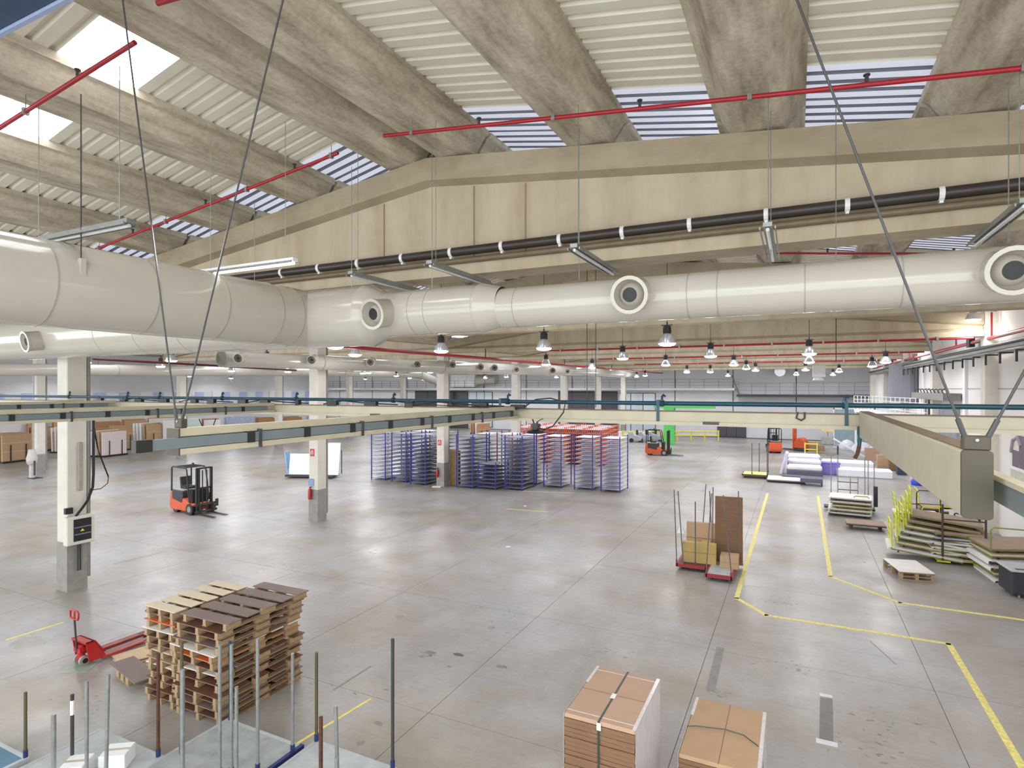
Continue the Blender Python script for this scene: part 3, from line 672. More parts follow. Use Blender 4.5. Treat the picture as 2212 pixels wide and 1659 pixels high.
B().box(.03, .085, yB0 - yA0, yB1 - yA0, 5.15, 5.236).obj('busbar_end_cap', M_BLACK, rA); B().box(-.07, .07, -.012, 0, 5.1, 5.3).obj('end_plate', M_CREAMD, rA)
crane_rail(-9.75, -1, 'second cream crane rail with grey busbar, entering at the left edge', 1)
crane_rail(-15.2, -1, 'farthest cream crane rail with grey busbar, at the left edge behind the second', 1)
# deep beam at right
pN = F(2110, 973, 5.3); xr_, y0 = pN.x, pN.y
t = thing('crane_box_beam', 'deep cream box beam pointing at the camera at right, with a dark end plate', 'crane beam', (xr_, y0, 0))
L = 8.66 - y0
def rrect(w, h, r, n=4):
    out = []
    for cx, cy, a0 in ((w - r, h - r, 0), (-w + r, h - r, 90), (-w + r, -h + r, 180), (w - r, -h + r, 270)):
        for i in range(n + 1): a = R(a0 + 90 * i / n); out.append((cx + r * math.cos(a), cy + r * math.sin(a)))
    return out
zc, hh = 5.135, .165
B().prism([(a, b2 + zc) for a, b2 in rrect(.058, hh, .012)], 'y', .01, L).obj('beam_body', M_CREAM, t)
B().prism([(a, b2 + zc) for a, b2 in rrect(.062, hh, .018)], 'y', -.012, .01).obj('end_plate', M_CREAMD, t)
B().box(-.05, .05, .0, L, zc + hh - .005, zc + hh + .006).obj('top_plate', mat('brown beam top', (110, 92, 74), .7, var=.15), t)
B().box(.12, .155, -.62, L - .3, 5.03, 5.14).obj('busbar', M_BUSB, t); B().box(.11, .165, -1.0, L - .3, 5.14, 5.165).obj('busbar_shelf', M_CREAM, t); B().box(.115, .16, -1.0, -.62, 5.025, 5.142).obj('busbar_end_cap', mat('dark maroon cap', (58, 44, 44), .5), t)
for y in (.3, 1.2, 2.4, 3.6): B().box(.06, .13, y, y + .05, 5.1, 5.15).obj('busbar_arm', M_DARK, t)
def hanger(x, y, zt, dxl, dxr, label, ztop=9.3, w=.055):
    t = thing('cable_hanger', label, 'hanger', (x, y, zt), 0, 'cable hangers of the crane rails')
    B().box(-w, w, -.015, .04, 0, .07).obj('hanger_bracket', M_CREAMD, t, bevel=.006); B().cyl((0, -.02, .05), (0, -.012, .05), .008, 8).obj('bolt', M_STEEL, t)
    for s, dx in ((-1, dxl), (1, dxr)):
        p0 = Vector((s * w * .8, 0, .06)); dv = Vector((dx, 0, 1)); q = p0 + dv * (ztop - zt)
        B().cyl(p0, q, .0065, 6).obj('steel_cable', M_DARK, t, True); B().cyl(p0, p0 + dv * .09, .012, 8).obj('turnbuckle', M_DARK, t, True)
    return t
a = PY(1735, 0, y0); q = Vector((xr_, y0, 5.3))
hanger(xr_, y0 + .01, 5.3, (a.x - xr_) / (a.z - 5.3), (PY(2212, 795, y0).x - xr_ - .02) / (PY(2212, 795, y0).z - 5.33), 'pair of steel cables in a V holding the deep beam at right', 9.0)
yA = F(370, 928, 5.29).y
hanger(-4.17, yA + .04, 5.3, (PY(258, 0, yA).x + 4.17) / (PY(258, 0, yA).z - 5.3), (PY(597, 0, yA).x + 4.17) / (PY(597, 0, yA).z - 5.3), 'pair of steel cables in a V holding the nearest rail, left of middle', 9.6, .04)
# hoses, cable loops and the hanging black dish
t = thing('cable_bundle', 'black cable loops on the crane beam where the nearest rail joins it', 'cable', (-4.0, 8.6, 5.2))
B().tube([(-.9, 0, .1), (-.5, -.02, .05), (-.1, -.04, .06), (.05, -.04, .1), (.25, -.04, .22), (.5, -.03, .24), (.75, -.03, .18), (.72, -.04, .02), (.55, -.06, -.2), (.4, -.08, -.26), (.25, -.08, -.2), (.2, -.06, -.1)], .011).obj('cable_loop', M_BLACK, t, True)
B().cyl((-.2, -.03, .1), (.05, -.03, .1), .035, 8).obj('plug', M_DARK, t); B().tube([(-2.5, 0, .15), (-1.6, -.02, .1), (-.8, -.03, .08), (-.2, -.03, .1)], .008).obj('supply_cable', M_BLACK, t, True)
c = PY(1157, 936, 8.4)
t = thing('suction_lifter', 'black dish shaped lifter hanging under the crane beam in the middle', 'lifter', c)
B().lathe([(.001, 0), (.13, .0), (.15, .012), (.12, .04), (.05, .06), (.05, .1), (.001, .1)], 18).obj('dish', M_BLACK, t, True)
B().box(-.06, .05, -.04, .05, .08, .15).cyl((-.07, 0, .11), (.08, 0, .13), .025, 8).cyl((.03, 0, .1), (.03, 0, .19), .015, 8).obj('motor_block', M_DARK, t)
B().tube([(0, 0, .15), (.02, .1, .2), (0, .33, .22)], .006).obj('hanging_cable', M_BLACK, t)
c = PY(1858, 930, 8.62)
t = thing('hose_drop', 'dark teal and rusty hose fitting hanging down beside the right cream beam', 'hose', c)
B().cyl((0, 0, .05), (0, 0, -.06), .032, 10).cyl((0, 0, -.06), (-.01, 0, -.2), .024, 10).obj('hose_coupling', mat('dark teal coupling', (16, 66, 70), .5), t, True)
B().tube([(-.01, 0, -.2), (-.03, 0, -.3), (-.06, 0, -.36)], .024, 8).obj('hose_end', M_RUST, t, True)
t = thing('control_cable', 'drooping black cable below the second crane rail, left of the nearest rail end', 'cable', PY(430, 905, 8.6))
B().tube([(0, 0, 0), (.12, 0, -.18), (.3, 0, -.26), (.45, 0, -.18), (.55, 0, .02)], .011).obj('cable_loop', M_BLACK, t, True)
b = B(); r_ = random.Random(3)
for i in range(14):
    x = -16 + i * .85 + r_.random() * .4
    b.cb((x, 8.72, ZB1 + .05), (.08 + .22 * r_.random(), .08, .05 + .07 * r_.random())); b.cyl((x, 8.7, ZB1), (x, 8.7, ZB1 + .14), .012, 6)
for i in range(5):
    x = -15 + 2.2 * i; b.tube([(x, 8.72, ZB1 + .03), (x + .5, 8.7, ZB1 + .1), (x + 1.1, 8.72, ZB1 + .06), (x + 1.8, 8.72, ZB1 + .04)], .012)
tag(b.obj('cable_run', M_BLACK), 'tangle of dark cables and junction boxes lying along the left part of the crane beam', 'cable')['kind'] = 'stuff'
# thin hanging wires seen against the girders
for n_, (px, y0_, y1_, yy, lab) in enumerate([(1287, 640, 880, 17.5, 'right one of two thin wires hanging in mid air right of the middle'), (1268, 640, 860, 17.5, 'left one of two thin wires hanging in mid air right of the middle'), (1806, 672, 782, 19.8, 'thin black wire hanging below the second girder, above the white heater')]):
    a, b_ = PY(px, y1_, yy), PY(px, y0_, yy); zt = zroof(a.x) + .03
    tag(B().cyl((0, 0, 0), (0, 0, zt - a.z), .012, 5).obj('hanging_wire', M_DARK, loc=a), lab, 'wire')

# --- galleries at the far wall
def railing(name, label, x0, x1, y, z, m, n, h=1.05, rails=3):
    t = thing(name, label, 'railing', (x0, y, z))
    w = (x1 - x0) / n
    p = B().box(-.02, .02, -.02, .02, 0, h).obj('baluster', m, t)
    for i in range(1, n + 1): put(p, t, (w * i, 0, 0))
    for k in range(rails): B().box(0, x1 - x0, -.018, .018, h * (k + 1) / rails - .03, h * (k + 1) / rails).obj('rail', m, t)
    return t
g = tag(B().box(XL, -6.2, YF - 1.6, YF - .03, 5.35, 5.6).obj('gallery_deck', mat('pale gallery edge', (196, 196, 196), .6, var=.04)), 'long pale gallery deck along the far wall, above the dark doors', 'gallery'); g['kind'] = 'thing'
g = tag(B().box(-6.0, XW - .05, YF - 1.6, YF - .03, 4.65, 4.9).obj('gallery_deck', M_DARK), 'lower dark gallery deck on the right part of the far wall', 'gallery'); g['kind'] = 'thing'
M_RAIL = mat('grey railing', (104, 104, 106), .5, .3, var=.1)
railing('gallery_railing', 'grey railing of the long far gallery', XL + .2, -6.3, YF - 1.5, 5.6, M_RAIL, 40)
railing('gallery_railing', 'grey railing of the lower gallery, right part of the far wall', -5.8, XW - .2, YF - 1.5, 4.9, M_RAIL, 9, 1.3)
st = thing('gallery_stair', 'small grey ladder stair joining the two far galleries', 'stair', (-6.1, YF - 1.2, 4.9))
for s in (-.35, .35): B().rbox((0, s, .9), (.1, .05, 2.6), ry=R(-18)).obj('stringer', M_RAIL, st)
for i in range(7): B().box(-.42 + .11 * i - .1, -.2 + .11 * i, -.34, .34, -.1 + .3 * i, -.07 + .3 * i).obj('tread', M_RAIL, st)
# white mezzanine railing at right
mp = [PY(1845, 884, 52), PY(1902, 884, 50), PX(1905, 884, 5.2), PX(2003, 884, 6.55)]
zd = mp[0].z
mz = tag(B().add([(mp[0].x, 52, zd - .2), (XW - .45, 52, zd - .2), (XW - .45, 42.8, zd - .2), (6.5, 42.8, zd - .2), (mp[0].x, 52, zd), (XW - .45, 52, zd), (XW - .45, 42.8, zd), (6.5, 42.8, zd)], [(3, 2, 1, 0), (4, 5, 6, 7), (0, 1, 5, 4), (1, 2, 6, 5), (2, 3, 7, 6), (3, 0, 4, 7)]).obj('mezzanine_deck', M_WHITE), 'white mezzanine platform by the right wall, behind the crane beam', 'platform'); mz['kind'] = 'thing'
for x, y in ((mp[0].x + .1, 51.9), (6.4, 43.2)): B().box(x - .06, x + .06, y - .06, y + .06, 0, zd - .2).obj('support_post', M_WHITE, mz)
def rail_run(label, a, b, n):
    d = b - a; t = railing('platform_railing', label, 0, Vector((d.x, d.y, 0)).length, 0, 0, M_WHITE, n, 1.05, 4); t.location = (a.x, a.y, zd); t.rotation_euler = (0, 0, math.atan2(d.y, d.x)); return t
rail_run('white railing at the far left corner of the mezzanine platform', mp[0], mp[1], 7)
rail_run('white railing along the long front edge of the mezzanine platform', mp[2], mp[3], 9)
# conveyor ledge on the right wall
t = thing('hook_conveyor', 'dark conveyor ledge with small hooks on the right wall, just above the teal pipe', 'conveyor', (XW - .45, 33.8, 5.0))
B().box(-.3, .4, 0, 8.4, 0, .35).obj('conveyor_bed', mat('grey conveyor', (128, 124, 120), .5, .3), t)
for i in range(9): B().tube([(-.2, .5 + .9 * i, .35), (-.25, .55 + .9 * i, .5), (-.1, .6 + .9 * i, .55)], .03, 5).obj('hook', M_DARK, t)

# =================================================================== THINGS ON THE FLOOR
rnd = random.Random(11)
# --- board pallets in two high stacks
PCOL = {'brown': mat('dark brown coated board', (112, 94, 88), .55, var=.08, scale=5), 'beige': mat('beige coated board', (206, 192, 164), .55, var=.06), 'white': mat('white coated board', (222, 218, 210), .5, var=.05),
        'orange': mat('orange coated board', (204, 96, 46), .55, var=.12), 'chip': M_PARC, 'walnut': mat('walnut coated board', (92, 58, 42), .6, var=.2)}
M_BLOCK = mat('pale wood block', (160, 136, 104), .8, var=.15, scale=14)
def pallet(kind, w, d, group, edge=.05, nb=5):
    t = thing('board_pallet', '', 'pallet', (0, 0, 0), 0, group)
    m = [PCOL[kind], M_PARC]
    bw = d / (nb + (nb - 1) * .42)
    db = None
    for i in range(nb):
        y = -d / 2 + bw / 2 + i * bw * 1.42
        if db is None:
            b = B(); b.box(-w / 2 - edge, w / 2 + edge * .6, -bw / 2, bw / 2, .118, .130); b.k = 1; b.box(-w / 2 - edge, w / 2 + edge * .6, -bw / 2, bw / 2, .112, .118); db = b.obj('deck_board', m, t, loc=(0, y, 0))
        else: put(db, t, (0, y, 0))
    bl = None
    for x in (-w / 2 + .06, 0, w / 2 - .06):
        for y in (-d / 2 + .15, 0, d / 2 - .15):
            if bl is None: bl = B().box(-.034, .034, -.15, .15, .014, .111).obj('block', M_BLOCK, t, loc=(x, y, 0))
            else: put(bl, t, (x, y, 0))
    rn = None
    for x in (-w / 2 + .06, 0, w / 2 - .06):
        if rn is None: rn = B().box(-.055, .055, -d / 2, d / 2, 0, .013).obj('runner', M_PARC, t, loc=(x, 0, 0))
        else: put(rn, t, (x, 0, 0))
    return t
def stack(x, y, w, d, seq, lab, group, jx=.05, jy=.04):
    protos = {}
    for i, k in enumerate(seq):
        first = k not in protos
        if first: protos[k] = pallet(k, w, d, group)
        o = protos[k] if first else dup(protos[k])
        o.location = (x + rnd.uniform(-jx, jx), y + rnd.uniform(-jy, jy), .131 * i + .0005); o.rotation_euler = (0, 0, rnd.uniform(-.03, .03))
        pos = 'topmost' if i == len(seq) - 1 else ('bottom' if i == 0 else ('%s from the floor' % ORD[i]))
        cname = {'brown': 'dark brown', 'beige': 'beige', 'white': 'white edged', 'orange': 'orange', 'chip': 'raw chipboard', 'walnut': 'walnut brown'}[k]
        o['label'] = '%s %s board pallet of the %s pallet stack' % (pos, cname, lab)
stack(-9.1, 7.4, 1.1, 1.8, ['walnut', 'brown', 'walnut', 'walnut', 'walnut', 'white', 'walnut', 'orange', 'white', 'brown', 'walnut', 'walnut', 'brown'], 'larger right', 'pallets of the larger right stack', .085, .07)
stack(-10.13, 7.3, .78, 1.5, ['walnut', 'walnut', 'walnut', 'walnut', 'white', 'chip', 'beige', 'walnut', 'walnut', 'white', 'orange', 'walnut', 'beige'], 'smaller left', 'pallets of the smaller left stack', .05, .04)
o = pallet('brown', .6, .42, 'loose pallets on the floor', .02, 1); o.location = (-11.55, 6.95, 0); o.rotation_euler = (0, 0, R(-12)); o['label'] = 'low dark brown pallet lying on the floor between red pallet truck and pallet stack'
for k in kids(o): k.scale = (2.0, 1, 1.15)
M_BB = mat('pale chip sheet', (206, 178, 146), .75, var=.06)
t = tag(B().rbox((0, 0, .09), (.62, .8, .02)).rbox((.05, .02, .05), (.62, .8, .02), rz=.1).obj('board_offcut', M_BB, loc=F(300, 1418), bevel=0), 'pale chipboard sheets lying behind the low brown pallet', 'board'); t.rotation_euler = (0, 0, R(-15))
t.location.z = -.038
# --- red pallet truck
t = thing('pallet_truck', 'red hand pallet truck with upright handle, left of the pallet stacks', 'pallet truck', F(183, 1440) + Vector((-.16, .1, 0)), R(88))
for s in (-1, 1):
    f = B().prism([(.18, .2 * s - .085), (1.45, .2 * s - .085), (1.55, .2 * s - .03), (1.55, .2 * s + .03), (1.45, .2 * s + .085), (.18, .2 * s + .085)], 'z', .06, .12).obj('fork', mat('worn red steel', (150, 62, 54), .45, .2, var=.35, scale=5), t)
    B().box(1.15, 1.42, .2 * s - .035, .2 * s + .035, .121, .124).obj('roller_slot', M_BLACK, f)
    B().cyl((1.3, .2 * s - .05, .04), (1.3, .2 * s + .05, .04), .04, 12).obj('roller', M_DARK, t)
B().prism([(-.06, .1), (.26, .1), (.2, .22), (.02, .5), (-.12, .5)], 'y', -.27, -.24).prism([(-.06, .1), (.26, .1), (.2, .22), (.02, .5), (-.12, .5)], 'y', .24, .27).box(-.13, .03, -.27, .27, .47, .5).prism([(.2, .2), (.24, .2), (.05, .5), (.01, .5)], 'y', -.27, .27).obj('frame_housing', M_REDM, t)
B().cyl((-.08, 0, .1), (-.08, 0, .42), .07, 12).box(-.16, 0, -.12, .12, .28, .36).obj('hydraulic_pump', M_REDM, t, True)
for s in (-1, 1):
    w_ = B().cyl((-.07, s * .1 - .03, .1), (-.07, s * .1 + .03, .1), .1, 18).obj('steer_wheel', mat('pale worn tyre', (150, 142, 134), .7, var=.1), t, True); B().cyl((-.07, s * .135 - .004, .1), (-.07, s * .135 + .004, .1), .05, 12).obj('wheel_hub', M_BLACK, w_)
B().cyl((-.16, 0, .3), (-.2, 0, .98), .018, 10).obj('drawbar', M_DARK, t, True)
B().tube([(-.2, 0, .96), (-.2, -.13, .97), (-.2, -.15, 1.0), (-.2, -.15, 1.1), (-.2, -.12, 1.13), (-.2, .12, 1.13), (-.2, .15, 1.1), (-.2, .15, 1.0), (-.2, .13, .97), (-.2, 0, .96)], .018, 8).cyl((-.2, 0, .96), (-.2, 0, 1.13), .018, 8).obj('handle_loop', M_REDM, t, True)
t = tag(B().box(-.22, .3, -.2, .2, 0, .006).obj('plastic_sheet', mat('greenish plastic sheet', (138, 152, 138), .25, var=.1), loc=F(166, 1443)), 'greenish clear plastic sheet flat on the floor under the red pallet truck', 'sheet'); t.rotation_euler = (0, 0, .6)

# --- platform trolleys with steel stakes (front)
def stake(t, x, y, z0, h, m, r=.024, lean=(0, 0), sock=M_BLUED, tape=None):
    o = B().cyl((0, 0, 0), (lean[0], lean[1], h), r, 10).obj('stake', m, t, True, loc=(x, y, z0))
    B().cyl((0, 0, 0), (lean[0] * .15, lean[1] * .15, .17), r + .008, 8).obj('stake_socket', sock, o, True)
    if tape: B().cyl((0, 0, h - tape[1]), (0, 0, h - tape[0]), r + .002, 8).obj('tape_band', M_WHITE, o, True)
    return o
def stake_trolley(label, x0, x1, y0, y1, deckm, stakes, group='staked platform trolleys in front', z=.28, framem=M_GREYPL, name='stake_trolley'):
    t = thing(name, label, 'trolley', ((x0 + x1) / 2, (y0 + y1) / 2, 0), 0, group)
    w, d = x1 - x0, y1 - y0
    B().box(-w / 2 + .03, w / 2 - .03, -d / 2 + .03, d / 2 - .03, z - .03, z).obj('deck', deckm, t)
    b = B()
    for s in (-1, 1): b.box(s * w / 2 - .03, s * w / 2 + .03, -d / 2 - .03, d / 2 + .03, z - .1, z + .004).box(-w / 2, w / 2, s * d / 2 - .03, s * d / 2 + .03, z - .1, z + .003)
    b.obj('frame', framem, t)
    for sx in (-1, 1):
        for sy in (-1, 1):
            c = B().cyl((-.025, 0, .08), (.025, 0, .08), .08, 14).obj('wheel', M_DARK, t, True, loc=(sx * (w / 2 - .15), sy * (d / 2 - .18), 0)); B().box(-.045, .045, -.03, .03, .1, z - .09).obj('caster_fork', M_STEEL, c)
    for q in stakes:
        x, y, h, m = q[:4]; kw = q[4] if len(q) > 4 else {}
        stake(t, x - (x0 + x1) / 2, y - (y0 + y1) / 2, z - .06, h, m, **kw)
    return t
M_OLIVE = mat('olive steel', (92, 86, 62), .5, .3, var=.15)
stake_trolley('pale grey staked trolley nearest the middle of the bottom edge', -6.5, -5.06, 5.5, 6.6, M_GREYPL, [(-5.08, 6.6, 1.87, M_DARK), (-6.5, 6.6, 1.4, M_OLIVE), (-5.07, 5.52, 1.45, M_STEEL, dict(lean=(-.05, 0)))])
stake_trolley('grey board staked trolley with dark blue rail, before the pallet stacks', -8.2, -6.62, 4.75, 6.4, mat('scuffed grey board', (152, 156, 154), .6, var=.2, scale=4), [(-8.17, 6.42, 1.32, M_TEAL, dict(r=.02)), (-6.62, 6.25, 1.5, M_STEEL), (-7.1, 5.42, 1.86, M_STEEL), (-6.97, 5.5, 1.86, M_STEEL), (-6.72, 5.72, 1.9, M_STEEL), (-6.62, 5.3, 1.45, M_STEEL), (-7.45, 5.12, 1.58, M_STEEL, dict(r=.03)), (-8.05, 5.52, 1.68, M_OLIVE)])
B().box(.77, .83, -.85, .86, .18, .3).obj('side_bar', M_BLUED, bpy.data.objects['stake_trolley.001'])
stake_trolley('staked trolley with white cartons at the bottom edge, left of middle', -9.75, -8.26, 3.9, 5.34, M_GREYPL, [(-8.28, 5.32, 1.54, M_RUST), (-8.3, 4.62, 1.55, M_STEEL, dict(lean=(.02, .02))), (-8.55, 4.52, 1.45, M_STEEL), (-9.0, 4.35, .98, M_STEEL, dict(r=.03)), (-9.05, 4.6, 1.12, M_DARK, dict(tape=(.08, .28)))])
stake_trolley('blue board staked trolley in the bottom left corner', -11.4, -9.96, 3.0, 4.47, M_BLUEB, [(-9.98, 4.47, 1.0, M_OLIVE, dict(r=.022))])
stake_trolley('staked trolley below the bottom edge with a rusty stake', -5.15, -3.7, 3.6, 5.25, M_GREYPL, [(-5.12, 5.27, 1.44, M_RUST), (-4.9, 5.3, 1.0, M_STEEL)])
for i, (x, y, s) in enumerate([(-8.62, 4.95, .34), (-8.85, 4.55, .3)]):
    c = tag(B().box(-s / 2, s / 2, -.16, .16, 0, .22).obj('white_carton', M_WHITE, loc=(x, y, .281), bevel=.008), '%s white carton on the trolley at the bottom edge, left of middle' % ['right', 'left'][i], 'box', 'white cartons on the staked trolley'); c.rotation_euler = (0, 0, R(35))
    B().box(-s / 2, s / 2, -.025, .025, .22, .222).obj('tape', M_CREAM, c)

# --- strapped cardboard bundles
def carton_bundle(label, x0, x1, y0, y1, zt, n, cardm, strap_across):
    t = thing('carton_bundle', label, 'cardboard stack', ((x0 + x1) / 2, (y0 + y1) / 2, 0), 0)
    w, d = x1 - x0, y1 - y0; h = (zt - .14) / n; pr = None
    for i in range(n):
        dx, dy = rnd.uniform(-.008, .008), rnd.uniform(-.008, .008)
        if pr is None: pr = B().box(-w / 2, w / 2, -d / 2, d / 2, .004, h - .002).obj('folded_carton', [cardm], t, loc=(dx, dy, .14)); 
        elif i == n - 1: B().box(-w / 2, w / 2, -d / 2, d / 2, .003, h).obj('top_carton', cardm, t, loc=(0, 0, .14 + h * i), bevel=.006)
        else: put(pr, t, (dx, dy, .14 + h * i))
        if i == 0: pr.data.materials.clear(); pr.data.materials.append(M_CARDD)
    b = B()
    for x in (-w / 2 + .06, 0, w / 2 - .06): b.box(x - .05, x + .05, -d / 2, d / 2, 0, .1)
    b.box(-w / 2, w / 2, -d / 2, d / 2, .1, .138).obj('pallet_base', M_BLOCK, t)
    ms = mat('dark green strap', (44, 62, 52), .4, var=.1)
    if not strap_across:
        B().box(-.012, .012, -d / 2 - .012, d / 2 + .012, zt + .001, zt + .004).box(-.012, .012, -d / 2 - .014, -d / 2 - .011, .12, zt + .004).box(-.012, .012, d / 2 + .011, d / 2 + .014, .12, zt + .004).obj('strap', ms, t)
        B().box(-.03, .03, -.1, .02, zt + .004, zt + .009).box(-.022, .03, -d / 2 - .018, -d / 2 - .012, zt - .1, zt - .01).obj('strap_clip', M_WHITE, t)
        B().box(-w / 2, w / 2, -.004, .004, zt, zt + .0015).obj('carton_seam', M_CARDD, t)
        for s in (-1, 1): B().box(-w / 2, w / 2, s * (d / 2 - .1) - .008, s * (d / 2 - .1) + .008, zt, zt + .0012).obj('film_edge', M_FILM, t)
    else:
        B().tube([(-w / 2, -.08, zt - .3), (-w / 2 - .004, -.08, zt), (-w / 2 + .1, -.06, zt + .02), (0, .0, zt + .035), (w / 4, -.02, zt + .03), (w / 2 - .06, -.14, zt + .01), (w / 2, -.18, zt - .06), (w / 2 + .01, -.2, zt - .3)], .007, 5).obj('strap', ms, t)
        B().box(-.004, .004, -d / 2, d / 2, zt, zt + .0015).obj('carton_seam', M_CARDD, t)
    fm = M_FILM
    B().box(w / 2 + .006, w / 2 + .009, -d / 2, d / 2, .12, zt - .01).box(w / 2 - .035, w / 2 + .009, -d / 2 - .002, d / 2 + .002, zt + .0005, zt + .003).obj('stretch_film', fm, t)
    B().box(-w / 2 - .009, -w / 2 + .03, d / 2 - .5, d / 2 + .004, zt + .001, zt + .004).box(-w / 2 - .009, -w / 2 - .006, -d / 2, d / 2, .12, zt).obj('film_edge', fm, t)
    b = B(); r2 = random.Random(5)
    for i in range(22):
        z = .2 + (zt - .3) * r2.random(); x = -w / 2 + .02 + r2.random() * w * .45; l = w * (.25 + .3 * r2.random())
        b.add([(x, -d / 2 - .011, z), (min(w / 2, x + l), -d / 2 - .011, z - .04), (min(w / 2, x + l), -d / 2 - .011, z + .0022 - .04), (x, -d / 2 - .011, z + .0022)], [(0, 1, 2, 3)])
    o = b.obj('film_crease', mat('film crease', (164, 138, 114), .3, var=.1), t); o['kind'] = 'stuff'
carton_bundle('tall strapped stack of brown folded cartons wrapped in film, bottom edge', -2.57, -1.69, 6.74, 8.08, 1.6, 26, M_CARDP, False)
carton_bundle('shorter strapped stack of yellowish folded cartons right of the tall one', -1.3, -.38, 7.35, 8.8, 1.1, 17, M_CARD, True)

# --- forklifts
def forklift(label, loc, rz, H_=2.05, L=1.9, body=M_ORANGE, mast_h=2.05, low=False):
    t = thing('forklift', label, 'forklift', loc, rz)
    B().prism([(-L / 2, .32), (-L / 2 + .06, .14), (L / 2 - .5, .12), (L / 2 - .15, .2), (L / 2 - .15, .5), (L / 2 - .45, .5), (-.1, .78), (-L / 2 + .3, .98), (-L / 2 + .04, .92)], 'y', -.5, .5).obj('chassis', body, t, bevel=.035)
    B().prism([(-L / 2 + .22, .62), (.02, .48), (.1, .78), (.06, 1.0), (-L / 2 + .22, 1.02)], 'y', -.515, .515).obj('battery_hood', M_DARK, t, bevel=.02)
    B().box(-L / 2 + .1, .05, -.44, .44, 1.0, 1.05).obj('hood_top', mat('pale grey hood', (158, 156, 152), .5, var=.06), t, bevel=.01)
    B().prism([(-.55, 1.05), (-.1, 1.05), (-.1, 1.15), (-.44, 1.17), (-.52, 1.58), (-.62, 1.55)], 'y', -.24, .24).obj('seat', M_BLACK, t, bevel=.02)
    b = B()
    for s in (-1, 1):
        b.tube([(-L / 2 + .1, s * .46, .95), (-L / 2 + .1, s * .45, H_ - .05), (-L / 2 + .18, s * .44, H_), (.2, s * .43, H_ - .02), (.28, s * .44, H_ - .08), (.52, s * .47, .55)], .035, 6)
    for i in range(5): b.tube([(-L / 2 + .25 + .23 * i, -.44, H_), (-L / 2 + .25 + .23 * i, .44, H_)], .018, 5)
    b.obj('overhead_guard', M_BLACK, t)
    B().lathe([(.001, .12), (.045, .1), (.05, 0)], 10, o=(-.3, .2, H_ + .02)).obj('beacon', M_DARK, t, True)
    B().box(.38, .6, -.4, .4, .5, 1.12).obj('dashboard', M_BLACK, t, bevel=.03)
    B().lathe([(.14, -.015), (.165, 0), (.14, .015), (.125, 0), (.14, -.015)], 14, o=(.28, 0, 1.22)).cyl((.34, 0, 1.0), (.28, 0, 1.22), .02, 6).obj('steering_wheel', M_BLACK, t, True)
    for s in (-1, 1):
        for dx, nm in ((0, 'outer_mast'), (.07, 'inner_mast')):
            B().box(L / 2 - .14 + dx, L / 2 - .04 + dx, s * (.33 - dx * .5) - .04, s * (.33 - dx * .5) + .04, .1, mast_h + dx * .4).obj(nm, M_BLACK, t)
    b = B()
    for z in (.35, mast_h * .55, mast_h - .04): b.box(L / 2 - .13, L / 2 - .06, -.35, .35, z, z + .07)
    b.cyl((L / 2 - .04, .1, .2), (L / 2 - .04, .1, mast_h - .1), .025, 6).cyl((L / 2 - .04, -.1, .2), (L / 2 - .04, -.1, mast_h - .1), .025, 6).obj('mast_braces', M_DARK, t)
    b = B()
    for z in (.12, .42): b.box(L / 2 + .06, L / 2 + .1, -.5, .5, z, z + .09)
    for i in range(5): b.box(L / 2 + .07, L / 2 + .09, -.46 + .22 * i, -.43 + .22 * i, .1, .5)
    b.obj('fork_carriage', M_DARK, t)
    B().box(L / 2 + .08, L / 2 + .14, .42, .54, .3, .62).obj('side_plate', M_DARK, t)
    for s in (-1, 1): B().box(L / 2 + .1, L / 2 + .14, s * .3 - .05, s * .3 + .05, .04, .5).prism([(L / 2 + .1, .03), (L / 2 + 1.15, .03), (L / 2 + 1.15, .045), (L / 2 + .1, .075)], 'y', s * .3 - .05, s * .3 + .05).obj('fork', mat('dark worn fork', (66, 54, 46), .5, .4, var=.2), t)
    for x, y, r in ((L / 2 - .35, .44, .25), (L / 2 - .35, -.44, .25), (-L / 2 + .38, .36, .21), (-L / 2 + .38, -.36, .21)):
        w = B().cyl((x, y - .09, r), (x, y + .09, r), r, 20).obj('wheel', M_BLACK, t, True); B().cyl((x, y - .1, r), (x, y + .1, r), r * .55, 14).obj('wheel_rim', M_STEEL, w, True)
    return t
p = F(408, 1108); forklift('orange and dark grey forklift standing alone on the open floor at left', p + Vector((-.1, .25, 0)), R(-4))
p = F(1418, 984); forklift('small orange forklift behind the blue racks, right of middle', (p.x, p.y + .4, 0), R(4), 2.1)
p = F(1672, 977); fk = forklift('orange forklift with raised mast in front of the far wall at right', (p.x, p.y, 0), R(100), 2.1, 1.9, M_ORANGE, 2.9)
# stacker truck beside it
p = F(1730, 974); t = thing('stacker_truck', 'orange rounded stacker truck right of the far forklift', 'stacker truck', p, R(160))
B().prism([(-.55, .1), (.5, .1), (.5, .7), (.2, 1.15), (-.2, 1.2), (-.5, .95)], 'y', -.45, .45).obj('body', M_ORANGE, t, bevel=.08); B().box(-.5, .45, -.47, .47, .05, .3).obj('base_skirt', M_DARK, t)
for s in (-1, 1): B().box(.5, 1.6, s * .25 - .07, s * .25 + .07, .06, .12).obj('fork', M_DARK, t)
B().box(.5, .58, -.4, .4, .1, 2.3).obj('mast', mat('orange mast', (214, 90, 40), .5), t)

